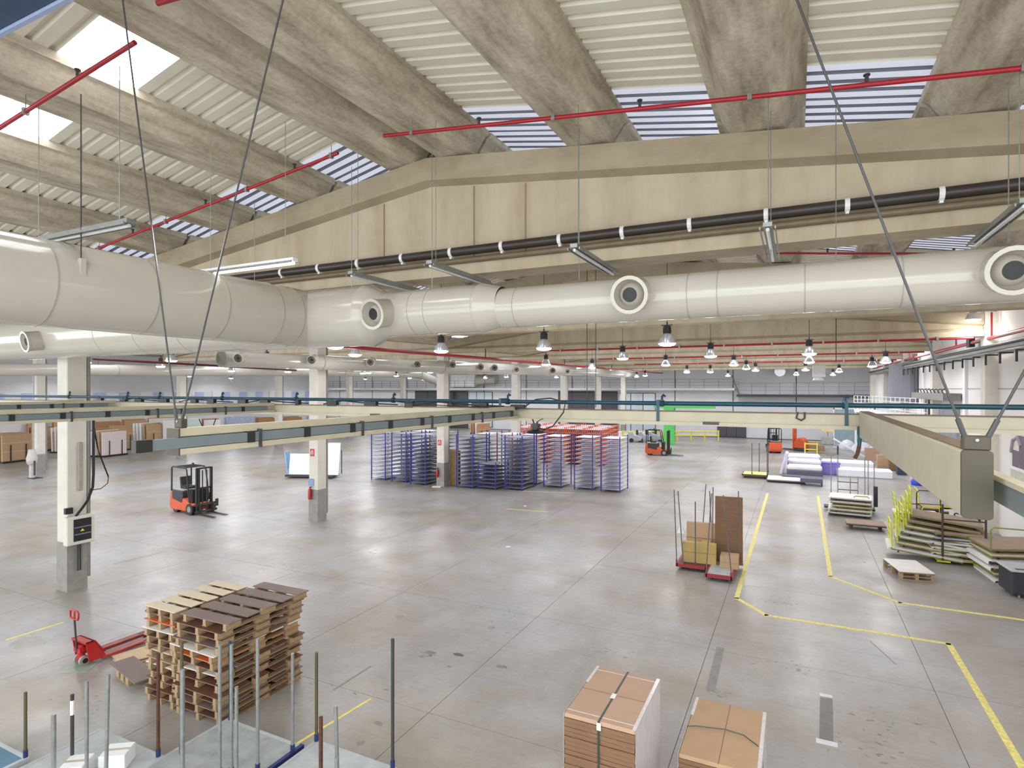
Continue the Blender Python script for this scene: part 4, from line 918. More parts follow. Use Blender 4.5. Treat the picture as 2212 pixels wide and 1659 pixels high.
# --- blue shelf racks
def shelf_rack(w, d, h, n, postm, shelfm, lipm):
    t = thing('shelf_rack', '', 'rack', (0, 0, 0), 0, '')
    po_ = None
    for sx in (-1, 1):
        for sy in (-1, 1):
            if po_ is None: po_ = B().box(-.025, .025, -.025, .025, 0, h).obj('post', postm, t, loc=(sx * w / 2, sy * d / 2, 0))
            else: put(po_, t, (sx * w / 2, sy * d / 2, 0))
    sh = None
    for i in range(n):
        z = .12 + i * (h - .25) / (n - 1)
        if sh is None:
            b = B(); b.box(-w / 2 + .02, w / 2 - .02, -d / 2 + .02, d / 2 - .02, 0, .014); b.k = 1
            for s in (-1, 1): b.box(-w / 2, w / 2, s * d / 2 - .01, s * d / 2 + .01, -.012, .012)
            b.k = 0
            for s in (-1, 1): b.box(s * w / 2 - .006, s * w / 2 + .006, -d / 2, d / 2, -.002, .014)
            sh = b.obj('shelf', [shelfm, lipm], t, loc=(0, 0, z))
        else: put(sh, t, (0, 0, z))
    return t
M_SHW = mat('pale shelf board', (222, 222, 226), .5, var=.06); M_SHG = mat('grey shelf board', (150, 152, 158), .5, var=.08)
rk = shelf_rack(1.05, 1.6, 3.0, 13, M_BLUE, M_SHW, M_BLUE); rkd = shelf_rack(1.05, 1.6, 3.0, 13, M_BLUE, M_SHG, M_BLUE)
rks = shelf_rack(1.1, 1.5, 1.5, 7, M_BLUE, M_SHG, M_BLUE); rkr = shelf_rack(1.0, 1.6, 3.0, 14, mat('dark red rack paint', (150, 30, 52), .5), M_SHW, M_SHG)
used = set()
def rack(proto, px, py, dx=-.55, dy=.8, lab='', group='blue shelf racks'):
    p = F(px, py) if py else px
    o = proto if proto.name not in used else dup(proto)
    used.add(proto.name); o.location = (p.x + dx, p.y + dy, 0); o['label'] = lab; o['group'] = group
    return o
RK = [(rk, 833, 1038, 'tall blue shelf rack at the left end of the row'), (rkd, 878, 1043, 'second tall blue shelf rack from the left end'), (rkd, 920, 1049, 'third tall blue shelf rack, just left of the column'),
      (rkd, 1022, 1056, 'tall blue shelf rack just right of the column and brown board'), (rks, 1070, 1059, 'half height blue shelf rack in the middle of the row'), (rkd, 1129, 1061, 'tall dark filled blue shelf rack right of the half height one'),
      (rk, 1213, 1055, 'tall blue shelf rack third from the right end'), (rk, 1281, 1060, 'tall blue shelf rack second from the right end'), (rk, 1340, 1065, 'tall blue shelf rack at the right end of the row')]
for pr, px, py, lab in RK: rack(pr, px, py, lab=lab)
for i, (px, py, pr) in enumerate([(878, 1043, rk), (920, 1049, rkd), (1022, 1056, rk), (1075, 1058, rkr), (1129, 1061, rk)]):
    p = F(px, py); rack(pr, Vector((p.x - .05, p.y + 2.05, 0)), 0, lab=('dark red' if pr is rkr else 'blue') + ' shelf rack in the second row, %s from the left' % ORD[i], group='second row of shelf racks')
# orange racks behind
M_ORK = mat('orange rack paint', (216, 88, 40), .5, var=.08)
ork = shelf_rack(1.3, 1.7, 2.7, 9, M_ORK, M_SHW, M_ORK)
b = B()
for i in range(9): b.box(-.64 + .16 * i, -.61 + .16 * i, -.87, -.85, .1, 2.7); b.box(.64, .66, -.8 + .2 * i, -.76 + .2 * i, .1, 2.7)
b.obj('side_lattice', M_ORK, ork)
c0 = F(1290, 1003); oi = 0
for r_ in range(3):
    for k in range(5):
        x, y = c0.x - k * 1.45 - (r_ * .2), c0.y + r_ * 1.9
        if oi == 0: o = ork; o.location = (x, y, 0)
        else: o = dup(ork, (x, y, 0))
        o['label'] = 'orange lattice rack behind the blue racks, row %s, %s from the right' % (['one', 'two', 'three'][r_], ORD[k]); o['group'] = 'orange racks behind the blue ones'; oi += 1
# brown board and rubbish at the third column
t = tag(B().box(-.28, .28, -.12, .12, 0, 2.0).obj('brown_board', mat('olive brown boards', (146, 122, 78), .7, var=.12, scale=4), loc=F(979, 1049) + Vector((0, .2, 0)), bevel=.01), 'olive brown boards standing upright right of the third column', 'board')
B().box(.285, .3, -.1, .1, .0, 1.95).obj('cover_board', M_CARDD, t)
t = tag(B().rbox((0, 0, .02), (.5, .3, .04), rz=.3).obj('paper_scrap', M_WHITE, loc=F(944, 1052)), 'white paper scrap on the floor left of the third column', 'paper')
t = tag(B().lathe([(.16, 0), (.16, .3), (.12, .36), (.001, .36)], 10).obj('refuse_bag', mat('pink white bag', (206, 176, 172), .5, var=.2), None, True, loc=F(968, 1047)), 'small pinkish bag at the foot of the third column', 'bag')

# --- column fittings
def extinguisher(x, y, z, label):
    t = thing('fire_extinguisher', label, 'fire extinguisher', (x, y, z))
    B().lathe([(.001, 0), (.07, 0), (.075, .03), (.075, .38), (.05, .44), (.02, .47), (.02, .5)], 14).obj('cylinder', mat('extinguisher red', (176, 24, 28), .35, var=.05), t, True)
    B().box(-.02, .1, -.015, .015, .5, .53).obj('lever', M_BLACK, t); B().tube([(.03, 0, .5), (.09, -.03, .4), (.09, -.03, .15)], .012).obj('hose', M_BLACK, t, True)
M_SIGN = mat('red safety sign', (196, 34, 32), .5, var=.04)
for k, (h1, h2) in {1: (2.75, 2.75), 2: (2.35, 2.35)}.items():
    x, y = XC, GY[k] - .4
    t = tag(B().box(-.11, .11, -.012, 0, 0, .3).obj('safety_sign', M_SIGN, loc=(x - .05, y - .256, h1)), 'red square fire sign on the %s column of the near row' % ORD[k], 'sign')
    B().box(-.06, -.03, -.016, -.011, .06, .24).box(-.06, .05, -.016, -.011, .21, .24).box(.03, .06, -.016, -.011, .06, .24).obj('sign_symbol', M_WHITE, t)
extinguisher(XC - .1, GY[1] - .4 - .34, .95, 'red fire extinguisher hung on the second column of the near row')
extinguisher(XC - .15, GY[2] - .4 - .34, .55, 'red fire extinguisher at the third column, lower of the red marks')
B_ = tag(B().box(-.14, .14, -.02, 0, 0, .3).obj('notice_sheet', mat('blue white notice', (130, 150, 190), .5, var=.3, scale=30), loc=(XC - .1, GY[1] - .4 - .262, 1.5)), 'small blue and white notice on the second column above the extinguisher', 'notice')
# electric box on the nearest column
cx, cy = XC, GY[0]
t = thing('electric_box', 'pale electric distribution box with dark window on the nearest column', 'electric box', (cx + .262, cy - .0, 1.3), R(90))
B().box(-.36, .34, -.2, 0, 0, .78).obj('cabinet', mat('pale grey cabinet', (208, 204, 192), .5, var=.04), t, bevel=.02)
w_ = B().box(-.2, .24, -.215, -.2, .1, .7).obj('window_cover', M_BLACK, t)
for z in (.27, .46): B().box(-.19, .23, -.222, -.214, z, z + .03).obj('fuse_rail', mat('mauve rail', (120, 112, 132), .5), w_)
B().prism([(-.04, .36), (.06, .36), (.01, .43)], 'y', -.226, -.214).obj('warning_sticker', mat('warning yellow', (226, 200, 40), .5, var=.02), w_)
for x in (-.14, -.08): B().cyl((x + .12, -.06, 0), (x + .12, -.06, -.75), .02, 6).obj('conduit', M_DARK, t)
B().tube([(.4, -.02, 3.6), (.4, -.02, 1.9), (.38, -.02, 1.5), (.2, -.1, 1.15), (.02, -.15, .95), (-.12, -.15, .78)], .035, 8).obj('supply_hose', M_BLACK, t, True)
B().tube([(.3, -.02, 3.8), (.5, -.02, 2.6), (.8, -.02, 1.75), (.78, -.02, 1.55), (.6, -.02, 1.42), (.35, -.02, 1.42)], .012).obj('slack_cable', M_BLACK, t, True)
B().tube([(.33, -.02, 3.8), (.55, -.02, 2.4), (.8, -.02, 1.7)], .01).obj('slack_cable', M_BLACK, t, True)
B().box(-.34, -.16, -.1, 0, .86, 1.02).obj('socket_block', M_BLACK, t)
t = tag(B().box(-.06, .06, -.05, 0, 0, 1.35).obj('cable_cover', mat('grey cable cover', (156, 150, 142), .5), loc=(cx + .256, cy + .06, 2.75), bevel=.02), 'grey rounded cable cover strip on the nearest column, above its box', 'cable cover'); t.rotation_euler = (0, 0, R(90))
# lagged filter unit at the far left column
p = F(69, 1026) * .965; p.z = 0; t = thing('filter_unit', 'pale grey bulging filter unit at the foot of the far left column', 'filter unit', p)
M_PG = mat('pale grey cloth', (190, 182, 180), .7, var=.08)
B().lathe([(.001, 0), (.15, 0), (.14, .8), (.26, .92), (.3, 1.2), (.22, 1.55), (.2, 1.6), (.18, 1.78), (.001, 1.8)], 16).obj('filter_bag', M_PG, t, True)
B().cyl((.3, .0, .2), (.3, 0, 1.1), .05, 8).obj('side_pipe', M_DARK, t, True); B().box(-.1, .6, -.2, .3, 0, .04).obj('foot_plate', M_DARK, t); B().cyl((-.05, .1, 1.75), (-.05, .1, 6.4), .04, 8).obj('riser_pipe', M_STEEL, t, True)
B().cyl((-.3, 0, 1.62), (-.2, 0, 1.68), .05, 8).obj('valve', M_DARK, t, True)

# --- upright panel bundles in the left hall
MP = {'card': mat('cardboard panel', (182, 150, 114), .75, var=.07, scale=2), 'white': M_WPANEL, 'pink': mat('pinkish white panel', (214, 202, 200), .5, var=.05), 'wood': mat('orange wood panel', (172, 128, 88), .6, var=.15), 'blue': mat('blue white panel', (176, 186, 214), .5, var=.25, scale=6), 'mint': mat('mint white panel', (206, 218, 212), .5, var=.05)}
def panel_bundle(px0, px1, top, base, kinds, label, depth=None, lean=.05, yaw=0.0):
    p = F((px0 + px1) / 2, base); t_ = -sn * p.x + cs * p.y
    w = (px1 - px0) * t_ / FPX * .88; h = (base - top) * t_ / FPX
    t = thing('panel_bundle', label, 'panel stack', p, math.atan2(-p.x, p.y) + (R(38) if len(kinds) >= 4 else R(20)) + yaw, 'upright panel bundles in the left hall')
    n = len(kinds); sp = .36 if n >= 4 else .24
    if n >= 4: w *= 1.15
    B().box(-w / 2 - .05, w / 2 + .05, -.1, sp * n + .1, .0, .14).obj('base_frame', M_BLACK, t)
    for i, k in enumerate(kinds):
        dx = -.05 * i + .04 * (i % 2); hh_ = h - .16 - (.06 if i == 0 else 0) + .025 * (i % 3)
        o = B().box(-w / 2, w / 2, 0, .15, 0, hh_).obj('panel', MP[k], t, loc=(dx, sp * i, .14)); o.rotation_euler = (-lean * (i % 2 + 1) * .5, 0, 0)
        if i == 0:
            for z in (hh_ * .35, hh_ * .68): B().box(-w / 2, w / 2, -.006, 0, z, z + .02).obj('strap', M_FILM, o)
    for s in (-.25, .28): B().box(s * w - .025, s * w + .025, -.09, -.04, 0, h * .62).obj('rack_post', M_BLACK, t)
    return t
PB = [(-45, 6, 944, 1000, ['card'] * 3, 'cardboard panel bundle cut by the left edge, lower row'), (8, 68, 936, 998, ['card'] * 5, 'wide cardboard panel bundle left of the pale filter unit'), (-20, 60, 905, 955, ['card', 'wood', 'card'], 'cardboard bundle behind, at the left edge'),
      (88, 122, 922, 974, ['card', 'wood', 'card', 'wood'], 'dark brown narrow bundle between the two left columns'), (138, 200, 922, 976, ['pink'] * 4, 'pinkish white bundle just right of the nearest column'), (222, 275, 930, 985, ['pink', 'card', 'white', 'white', 'card', 'wood'], 'white and cardboard panel bundle, foremost of the left group'),
      (246, 292, 920, 973, ['card'] * 3, 'cardboard bundle behind the foremost white one'), (318, 368, 914, 970, ['card', 'card', 'white', 'white', 'white'], 'striped cardboard and white bundle above the black rail end'), (210, 262, 910, 955, ['wood', 'card'], 'brown cardboard bundle in the second row, left hall'),
      (385, 438, 904, 962, ['mint', 'white', 'mint'], 'mint white bundle behind the two hanging cables'), (440, 478, 905, 957, ['white', 'wood', 'card'], 'white and orange bundle behind the nearest rail'), (487, 548, 900, 948, ['blue', 'blue', 'white'], 'blue and white bundle behind the nearest rail'),
      (556, 596, 902, 944, ['wood', 'wood', 'card'], 'orange brown bundle left of the second column'), (612, 656, 900, 940, ['wood', 'card', 'wood', 'wood'], 'orange striped bundle just left of the second column'), (1031, 1062, 913, 958, ['wood', 'white', 'wood', 'card'], 'orange and white bundle behind the blue racks')]
PB += [(62, 96, 908, 958, ['card', 'card'], 'cardboard bundle of the second row, just behind the far left column'), (118, 165, 906, 955, ['card', 'wood', 'pink'], 'mixed bundle of the second row, behind the nearest column'), (270, 318, 906, 952, ['card', 'wood', 'card'], 'brown bundle of the second row, above the black rail end'),
       (322, 384, 902, 942, ['white', 'card', 'white'], 'white bundle of the second row, behind the striped one'), (352, 394, 906, 968, ['white', 'pink'], 'narrow white bundle right of the striped one'), (166, 214, 905, 948, ['wood', 'card', 'card'], 'brown bundle of the second row, behind the pinkish one'),
       (516, 560, 898, 936, ['blue', 'white', 'blue'], 'blue grey bundle of the last row, behind the nearest rail'), (664, 690, 898, 936, ['blue', 'blue'], 'small blue bundle just right of the second column')]
for q in PB: panel_bundle(*q)
# --- white A-frame with glass sheets near the second column
p = F(676, 1031); t = thing('glass_rack', 'white rack holding leaning glass sheets, behind the second column', 'glass rack', p, R(20))
B().box(-1.6, 1.5, -.5, .5, .08, .2).obj('base', M_DARK, t)
for x in (-1.2, 1.2): B().cyl((x, -.4, .08), (x, -.35, .08), .08, 10).obj('wheel', M_BLACK, t)
for i, (x, h) in enumerate([(-.75, 1.3), (1.05, 2.0)]):
    o = B().box(-.72, .72, -.02, .02, 0, h).obj('glass_sheet', mat('milky glass sheet', (218, 224, 226), .15, var=.04), t, loc=(x, -.25, .2)); o.rotation_euler = (R(-10), 0, 0)
o = B().box(-.03, .03, -.3, .3, 0, 1.4).obj('blue_edge', mat('pale blue edge', (136, 176, 214), .4), t, loc=(-1.5, 0, .2)); o.rotation_euler = (0, R(-9), 0)
for x in (-.1, 1.75): B().cyl((x, .3, .2), (x, .3, 1.7), .03, 6).obj('post', M_DARK, t)

# --- two red carts with steel stakes and cardboard
M_REDC = mat('dull red cart frame', (142, 44, 46), .5, var=.15)
M_STK2 = mat('thin grey stake', (98, 96, 100), .45, .3, var=.12)
q = [F(1526, 1236, .2), F(1581, 1246, .2), F(1591, 1222, .2)]
xa, xb, ya, yb = q[0].x, q[1].x, q[1].y, q[2].y + .2
ca = stake_trolley('front red framed cart with empty pale deck and cardboard behind it', xa, xb, ya, yb, M_GREYPL, [(xa, ya, 2.35, M_STK2, dict(r=.016, sock=M_REDC, lean=(.12, .3))), (xb, ya, 2.35, M_STK2, dict(r=.016, sock=M_REDC, lean=(-.25, .15))), (xa, yb, 2.35, M_STK2, dict(r=.016, sock=M_REDC, lean=(.02, .1))), (xb, yb, 2.3, M_STK2, dict(r=.016, sock=M_REDC, lean=(.06, .02)))], 'red framed carts with stakes', .2, M_REDC, 'stake_cart')
q = [F(1462, 1216, .2), F(1545, 1214, .2)]
xc, xd, yc = q[0].x, min(q[1].x, xa - .08), q[0].y; yd = yc + 1.5
cb_ = stake_trolley('rear red framed cart carrying large cardboard panels', xc, xd, yc, yd, mat('dark cart deck', (70, 58, 56), .6), [(xc, yc, 2.3, M_STK2, dict(r=.016, sock=M_REDC, lean=(-.1, .1))), (xc + .2, yc, 2.25, M_STK2, dict(r=.016, sock=M_REDC, lean=(-.2, .2))), (xc + .55, yc, 2.0, M_STK2, dict(r=.018, sock=M_REDC)), (xc + .5, yd, 2.3, M_STK2, dict(r=.016, sock=M_REDC, lean=(.15, .1))), (xd, yd, 2.1, M_STK2, dict(r=.016, sock=M_REDC, lean=(-.1, .05)))], 'red framed carts with stakes', .2, M_REDC, 'stake_cart')
def panel(name, label, cat, c, w, h, th, m, rz=0, lean=0, group=None, seams=0):
    o = B().box(-w / 2, w / 2, -th / 2, th / 2, 0, h).obj(name, m, None, loc=c, bevel=.006); o.rotation_euler = (lean, 0, rz)
    tag(o, label, cat, group)
    if seams: B().box(-w / 2 + .01, w / 2 - .01, -th / 2 - .004, -th / 2, h * .52, h * .535).obj('carton_flap', M_CARDD, o)
    return o
M_OCH = mat('ochre cardboard', (176, 150, 92), .75, var=.08, scale=3)
panel('flat_carton', 'large ochre carton standing at the front of the rear red cart', 'carton', (xc + .62, yc + .35, .2), 1.0, .62, .22, M_OCH, .06, 0, None, 1)
panel('flat_carton', 'narrow ochre carton end beside the large ochre one, on the red carts', 'carton', (xd - .1, yc + .75, .2), .26, .58, .4, M_OCH, .06)
panel('flat_carton', 'wide brown carton behind the ochre one on the rear red cart', 'carton', (xc + .6, yd - .3, .2), 1.0, 1.05, .16, M_CARD, .05, R(-4), None, 1)
panel('tall_carton', 'tall dark brown cardboard sheet standing upright on the red carts', 'carton', (xb - .25, yb + .35, .06), .82, 2.1, .06, M_CARDD, .1, R(-5))
panel('flat_carton', 'low brown cartons piled at the back of the front red cart', 'carton', (xb - .16, yb - .35, .2), .52, .34, .6, M_CARD, .04, 0, None, 1)
t = tag(B().add([(0, 0, 0), (.22, 0, .0), (.12, .02, .28), (0, .12, 0), (.22, .12, 0), (.12, .1, .28)], [(0, 1, 2), (3, 5, 4), (0, 3, 4, 1), (1, 4, 5, 2), (2, 5, 3, 0)]).obj('film_rag', M_WHITE, loc=(xc - .02, yc + .1, 1.1)), 'scrap of white film caught between the left stakes of the rear red cart', 'rag')

# --- stacks of platform trolleys at right
M_DECKB = mat('brown felt deck', (152, 130, 112), .8, var=.1, scale=4); M_DECKW = mat('white deck cover', (222, 218, 212), .6, var=.06, scale=4); M_DECKC = mat('cream deck cover', (196, 180, 152), .7, var=.08)
M_OLG = mat('olive yellow frame', (128, 132, 60), .5, var=.15); M_DFR = mat('dark bronze frame', (74, 60, 54), .5, .3, var=.1)
def flat_trolley(w, d, deckm, framem, handle=None, hside=-1, hh_=.9):
    t = thing('platform_trolley', '', 'trolley', (0, 0, 0), 0, '')
    B().box(-w / 2, w / 2, -d / 2, d / 2, .11, .16).obj('deck', deckm, t, bevel=.012)
    if deckm is M_DECKW: B().prism([(-w / 2 - .1, .06), (-w / 2 - .09, .15), (-w / 2, .172), (w / 2, .172), (w / 2 + .05, .14), (w / 2 + .05, .13), (w / 2, .162), (-w / 2, .162), (-w / 2 - .08, .14)], 'y', -d / 2 - .04, d / 2 + .02).obj('loose_cover', deckm, t)
    B().box(-w / 2 + .05, w / 2 - .05, -d / 2 + .04, -d / 2 + .09, .07, .11).box(-w / 2 + .05, w / 2 - .05, d / 2 - .09, d / 2 - .04, .07, .11).box(-w / 2, -w / 2 + .05, -d / 2, d / 2, .075, .115).box(w / 2 - .05, w / 2, -d / 2, d / 2, .075, .115).obj('frame', framem, t)
    wl_ = None
    for sx in (-1, 1):
        for sy in (-1, 1):
            if wl_ is None: wl_ = B().cyl((-.02, 0, .045), (.02, 0, .045), .045, 10).obj('wheel', M_BLACK, t, True, loc=(sx * (w / 2 - .2), sy * (d / 2 - .12), 0))
            else: put(wl_, t, (sx * (w / 2 - .2), sy * (d / 2 - .12), 0))
    if handle:
        x = hside * (w / 2 - .02); o = hside * .12
        b = B(); b.tube([(x, -d / 2 + .05, .1), (x + o, -d / 2 + .05, hh_), (x + o, -d / 2 + .1, hh_ + .05), (x + o, d / 2 - .1, hh_ + .05), (x + o, d / 2 - .05, hh_), (x, d / 2 - .05, .1)], .022, 6)
        for z in (.3, .5, .7): b.tube([(x + o * z, -d / 2 + .05, z * hh_ / .9), (x + o * z, d / 2 - .05, z * hh_ / .9)], .018, 5)
        b.obj('push_handle', handle, t)
    return t
def tstack(x, y, rz, w, d, specs, lab, group, step=.15, shift=(.06, .02), tilt=0.0, hside=-1):
    for i, (dm, fm, hm) in enumerate(specs):
        t = flat_trolley(w, d, dm, fm, hm, hside); t['group'] = group
        t.location = (x + shift[0] * i + rnd.uniform(-.04, .04), y + shift[1] * i + rnd.uniform(-.04, .04), step * i + (math.sin(tilt) * w / 2)); t.rotation_euler = (0, tilt, rz + rnd.uniform(-.04, .04))
        nm = {M_DECKB: 'brown', M_DECKW: 'white', M_DECKC: 'cream', M_GREYPL: 'grey'}[dm]
        t['label'] = '%s platform trolley, %s of %s' % (nm, 'topmost' if i == len(specs) - 1 else ('lowest' if i == 0 else ORD[i] + ' from the floor'), lab)
Wd, Br, Cr = (M_DECKW, M_OLG, M_YGRN), (M_DECKB, M_OLG, M_YGRN), (M_DECKC, M_OLG, M_YGRN)
a = F(1915, 1205)
tstack(a.x + 1.15, a.y + .65, R(-4), 1.9, 1.25, [Wd, Cr, Wd, Wd, Cr, Br, Br], 'the leaning yellow handled stack', 'leaning trolley stack', .175, (.1, .07), R(6))
a = F(2025, 1215)
tstack(a.x + .68, a.y + .6, 0, 1.5, 1.2, [(M_DECKC, M_YGRN, None), Wd[:2] + (None,), Wd[:2] + (None,), (M_DECKW, M_DFR, None), (M_GREYPL, M_DFR, None), (M_DECKB, M_OLG, None)], 'the middle trolley stack', 'middle trolley stack', .16, (.0, .01))
t = thing('post_frame', 'pair of dark bronze posts with a cross bar before the middle trolley stack', 'frame', a + Vector((.12, -.08, 0)))
for x in (0, 1.1): B().cyl((x, 0, 0), (x, 0, 1.9), .032, 8).obj('post', M_DFR, t)
B().cyl((0, 0, 1.42), (1.1, 0, 1.42), .022, 6).obj('cross_bar', M_DFR, t)
for x in (-.05, .9): B().box(x - .1, x + .25, -.05, .05, .06, .1).obj('yellow_foot', M_YGRN, t)
a = F(2130, 1262)
tstack(a.x + 1.2, a.y + 1.2, R(8), 1.9, 1.5, [Wd[:2] + (None,), Cr[:2] + (None,), Wd[:2] + (None,), (M_DECKW, M_DFR, None), (M_DECKC, M_OLG, None), (M_DECKB, M_OLG, None)], 'the right hand trolley stack', 'right trolley stack', .17, (-.03, .05), R(-3))
# white double pallet in front
p0, p1 = F(1943, 1252), F(2020, 1258); rz = math.atan2(p1.y - p0.y, p1.x - p0.x)
t = thing('white_pallet', 'white covered wooden pallet on the floor in front of the leaning trolley stack', 'pallet', (p0 + p1) / 2, rz + R(1))
w = (p1 - p0).length; dd = 1.35
B().box(-w / 2, w / 2, 0, dd, .23, .25).obj('cover_board', M_DECKW, t)
for z in (.205, .095, .0):
    for y in (0, dd / 2 - .06, dd - .12): B().box(-w / 2, w / 2, y, y + .12, z, z + .022).obj('slat', M_BLOCK, t)
for z in (.022, .118):
    for x in (-w / 2 + .05, 0, w / 2 - .05):
        for y in (.06, dd / 2, dd - .06): B().box(x - .045, x + .045, y - .055, y + .055, z, z + .075).obj('block', M_BLOCK, t)
# white slabs and hand bar frames behind
a = F(2092, 1172); zz = .72
t = tag(B().box(-.85, .9, -.5, .55, 0, .16).obj('white_slab', M_DECKW, loc=(a.x + 1.0, a.y + 3.3, .95), bevel=.04), 'thick white covered slab lying on the trolleys behind the right hand stack', 'slab')
t = flat_trolley(1.9, 1.3, M_GREYPL, M_DFR); t.location = (a.x + 1.0, a.y + 3.3, .78); t['label'] = 'grey platform trolley under the thick white slab'; t['group'] = 'trolleys behind the stacks'
bx = tag(B().box(-.8, .8, -.5, .5, 0, .779).obj('crate', mat('dark crate', (70, 66, 62), .7, var=.1), loc=(a.x + 1.0, a.y + 3.3, 0)), 'dark crate below the grey trolley behind the right hand stack', 'crate')
def bar_frame(px, py, w, h, m, label, rz=0, rungs=2, z=0):
    p = F(px, py, z); t = thing('bar_frame', label, 'frame', p, rz, 'bent bar frames of trolleys')
    B().tube([(0, 0, 0), (0, 0, h - .08), (.08, 0, h), (w - .08, 0, h), (w, 0, h - .08), (w, 0, 0)], .022, 6).obj('hoop', m, t, True)
    for i in range(rungs): B().cyl((0, 0, h * (.35 + .3 * i)), (w, 0, h * (.35 + .3 * i)), .015, 6).obj('rung', m, t)
    return t
bar_frame(1980, 1140, .8, 1.5, M_DFR, 'dark bar frame standing behind the leaning trolley stack', .1)
bar_frame(1992, 1152, 1.1, 1.05, M_YGRN, 'yellow green bar frame behind the leaning trolley stack', .15)
bar_frame(2140, 1185, 1.35, .62, M_OLG, 'olive hand bar over the slab of the right hand stack', 0, 0, .9)
bar_frame(1955, 1135, .55, .9, M_DFR, 'small dark bar frame left behind the stacks', 0, 1)
bar_frame(2030, 1130, .9, 1.1, M_YGRN, 'yellow bar frame close under the cream box beam', .1, 1)
for i, (px, py, m) in enumerate([(2000, 1140, M_DECKC), (2070, 1140, M_DECKB), (2130, 1150, M_GREYPL), (1990, 1125, M_DECKW)]):
    t = flat_trolley(1.5, 1.0, m, M_OLG, M_YGRN if i % 2 else None); t.location = F(px, py) + Vector((0, 1.1 + (2.6 if i in (1, 2) else 0), 0)); t['group'] = 'trolleys behind the stacks'; t['label'] = ['cream', 'brown', 'grey', 'white'][i] + ' low platform trolley behind the trolley stacks, by the yellow bar frames'
sg = tag(B().rbox((0, 0, .3), (.42, .02, .5), rx=R(-12)).obj('letter_board', M_WHITE, loc=F(2066, 1135, .75)), 'small white board with a black letter S behind the middle stack', 'sign')
tx = bpy.data.curves.new('letter', 'FONT'); tx.body = 'S'; tx.size = .42; tx.extrude = .004; tx.align_x = 'CENTER'
to = bpy.data.objects.new('letter_source', tx); me = bpy.data.meshes.new_from_object(to); bpy.data.objects.remove(to)
me.materials.clear(); me.materials.append(M_BLACK); to = bpy.data.objects.new('letter', me); COL.objects.link(to); par(to, sg); to.location = (0, -.05, .16); to.rotation_euler = (R(78), 0, 0)
# dark bin with grey lid at the right edge
p = F(2185, 1288); t = thing('waste_bin', 'dark grey bin with a pale lid at the right edge, before the trolley stacks', 'bin', p + Vector((.42, .3, 0)), R(6))
B().prism([(-.5, -.42), (.52, -.42), (.52, .42), (-.5, .42)], 'z', .08, .7).obj('bin_body', mat('charcoal bin', (46, 48, 56), .5, var=.08), t, bevel=.03)
B().box(-.54, .56, -.46, .46, .7, .76).obj('bin_lid', mat('pale grey lid', (176, 176, 180), .5, var=.05), t, bevel=.015); B().box(-.4, .0, -.4, -.28, .761, .766).obj('lid_label', M_DARK, t)
for x in (-.3, .35): B().cyl((x, -.3, .0), (x, -.3, .08), .03, 8).obj('foot', M_STEEL, t)
# stack with tall stakes beyond
a = F(1800, 1116); b_ = F(1880, 1118)
tstack((a.x + b_.x) / 2, a.y + .75, R(-6), (b_ - a).length, 1.3, [(M_DECKW, M_DFR, None), (M_DECKW, M_OLG, None), (M_DECKC, M_OLG, None), (M_DECKW, M_OLG, None), (M_DECKW, M_DFR, None)], 'the far stack with tall grey stakes', 'far trolley stack', .165, (.01, .0))
t = thing('stake_rack', 'rack of tall thin grey stakes standing behind the far trolley stack', 'rack', ((a.x + b_.x) / 2, a.y + 1.7, 0))
B().box(-1.0, 1.0, -.25, .3, .1, .18).obj('base', M_DARK, t)
for x, h in ((-.72, 2.6), (-.45, 2.5), (.05, 1.5), (.35, 1.6), (.62, 2.5), (.75, 2.4), (.98, 2.2)): B().cyl((x, 0, .18), (x, .0, h), .022, 8).obj('stake', M_STEEL, t, True)
for z in (.6, .95, 1.3): B().cyl((-.45, 0, z), (.35, 0, z), .02, 6).obj('rung', M_DFR, t)
B().box(.95, 1.1, -.2, .0, .3, 1.2).obj('blue_black_case', mat('blue black case', (40, 44, 66), .5), t)
bar_frame(1843, 1116, .62, .9, M_OLG, 'thin olive hand bar in front of the far trolley stack', 0, 0)
a = F(1832, 1143)
t = flat_trolley(1.35, .9, M_DECKB, M_DFR); t.location = (a.x + .62, a.y + .4, .1); t['group'] = 'trolleys behind the stacks'; t['label'] = 'low brown platform trolley on the floor before the far trolley stack'
for s in (-1, 1):
    for r in (-1, 1): B().box(s * .5 - .04, s * .5 + .04, r * .3 - .04, r * .3 + .04, -.1, .1).obj('leg', M_DFR, t)

# --- mattress and sofa parts beyond
def mattress(name, label, px0, px1, py, w, d, h, m, z=0, rz=0, rx=0, group=None, dx=0, dy=0):
    p = F((px0 + px1) / 2, py)
    o = B().box(-w / 2, w / 2, 0, d, 0, h).obj(name, m, None, loc=(p.x + dx, p.y + dy, z), bevel=min(.07, h * .3)); o.rotation_euler = (rx, 0, rz)
    return tag(o, label, 'mattress', group)
M_QUILT = mat('white quilt', (226, 224, 230), .7, var=.05, scale=3); M_SOFA = mat('slate grey sofa cloth', (96, 96, 112), .8, var=.08)
p = F(1738, 1032)
for i in range(3):
    y = p.y + 1.5 * i; hb_ = (.42, .62, .8)[i]
    o = tag(B().box(-1.0, 1.0, 0, 1.2, .05, hb_).obj('sofa_bed', M_SOFA, loc=(p.x, y, 0), bevel=.04), 'slate grey sofa bed base, %s from the front of the row' % ORD[i], 'sofa', 'sofa bed bases')
    for x in (-.85, .85): B().box(x - .04, x + .04, .1, .18, 0, .05).obj('foot', M_BLACK, o)
    o = tag(B().box(-.98, .98, .02, 1.2, .0, .3).obj('mattress', M_QUILT, loc=(p.x, y, hb_ + .001), bevel=.09), 'white quilted mattress on the %s sofa bed base from the front' % ORD[i], 'mattress', 'quilted mattresses on the sofa bases')
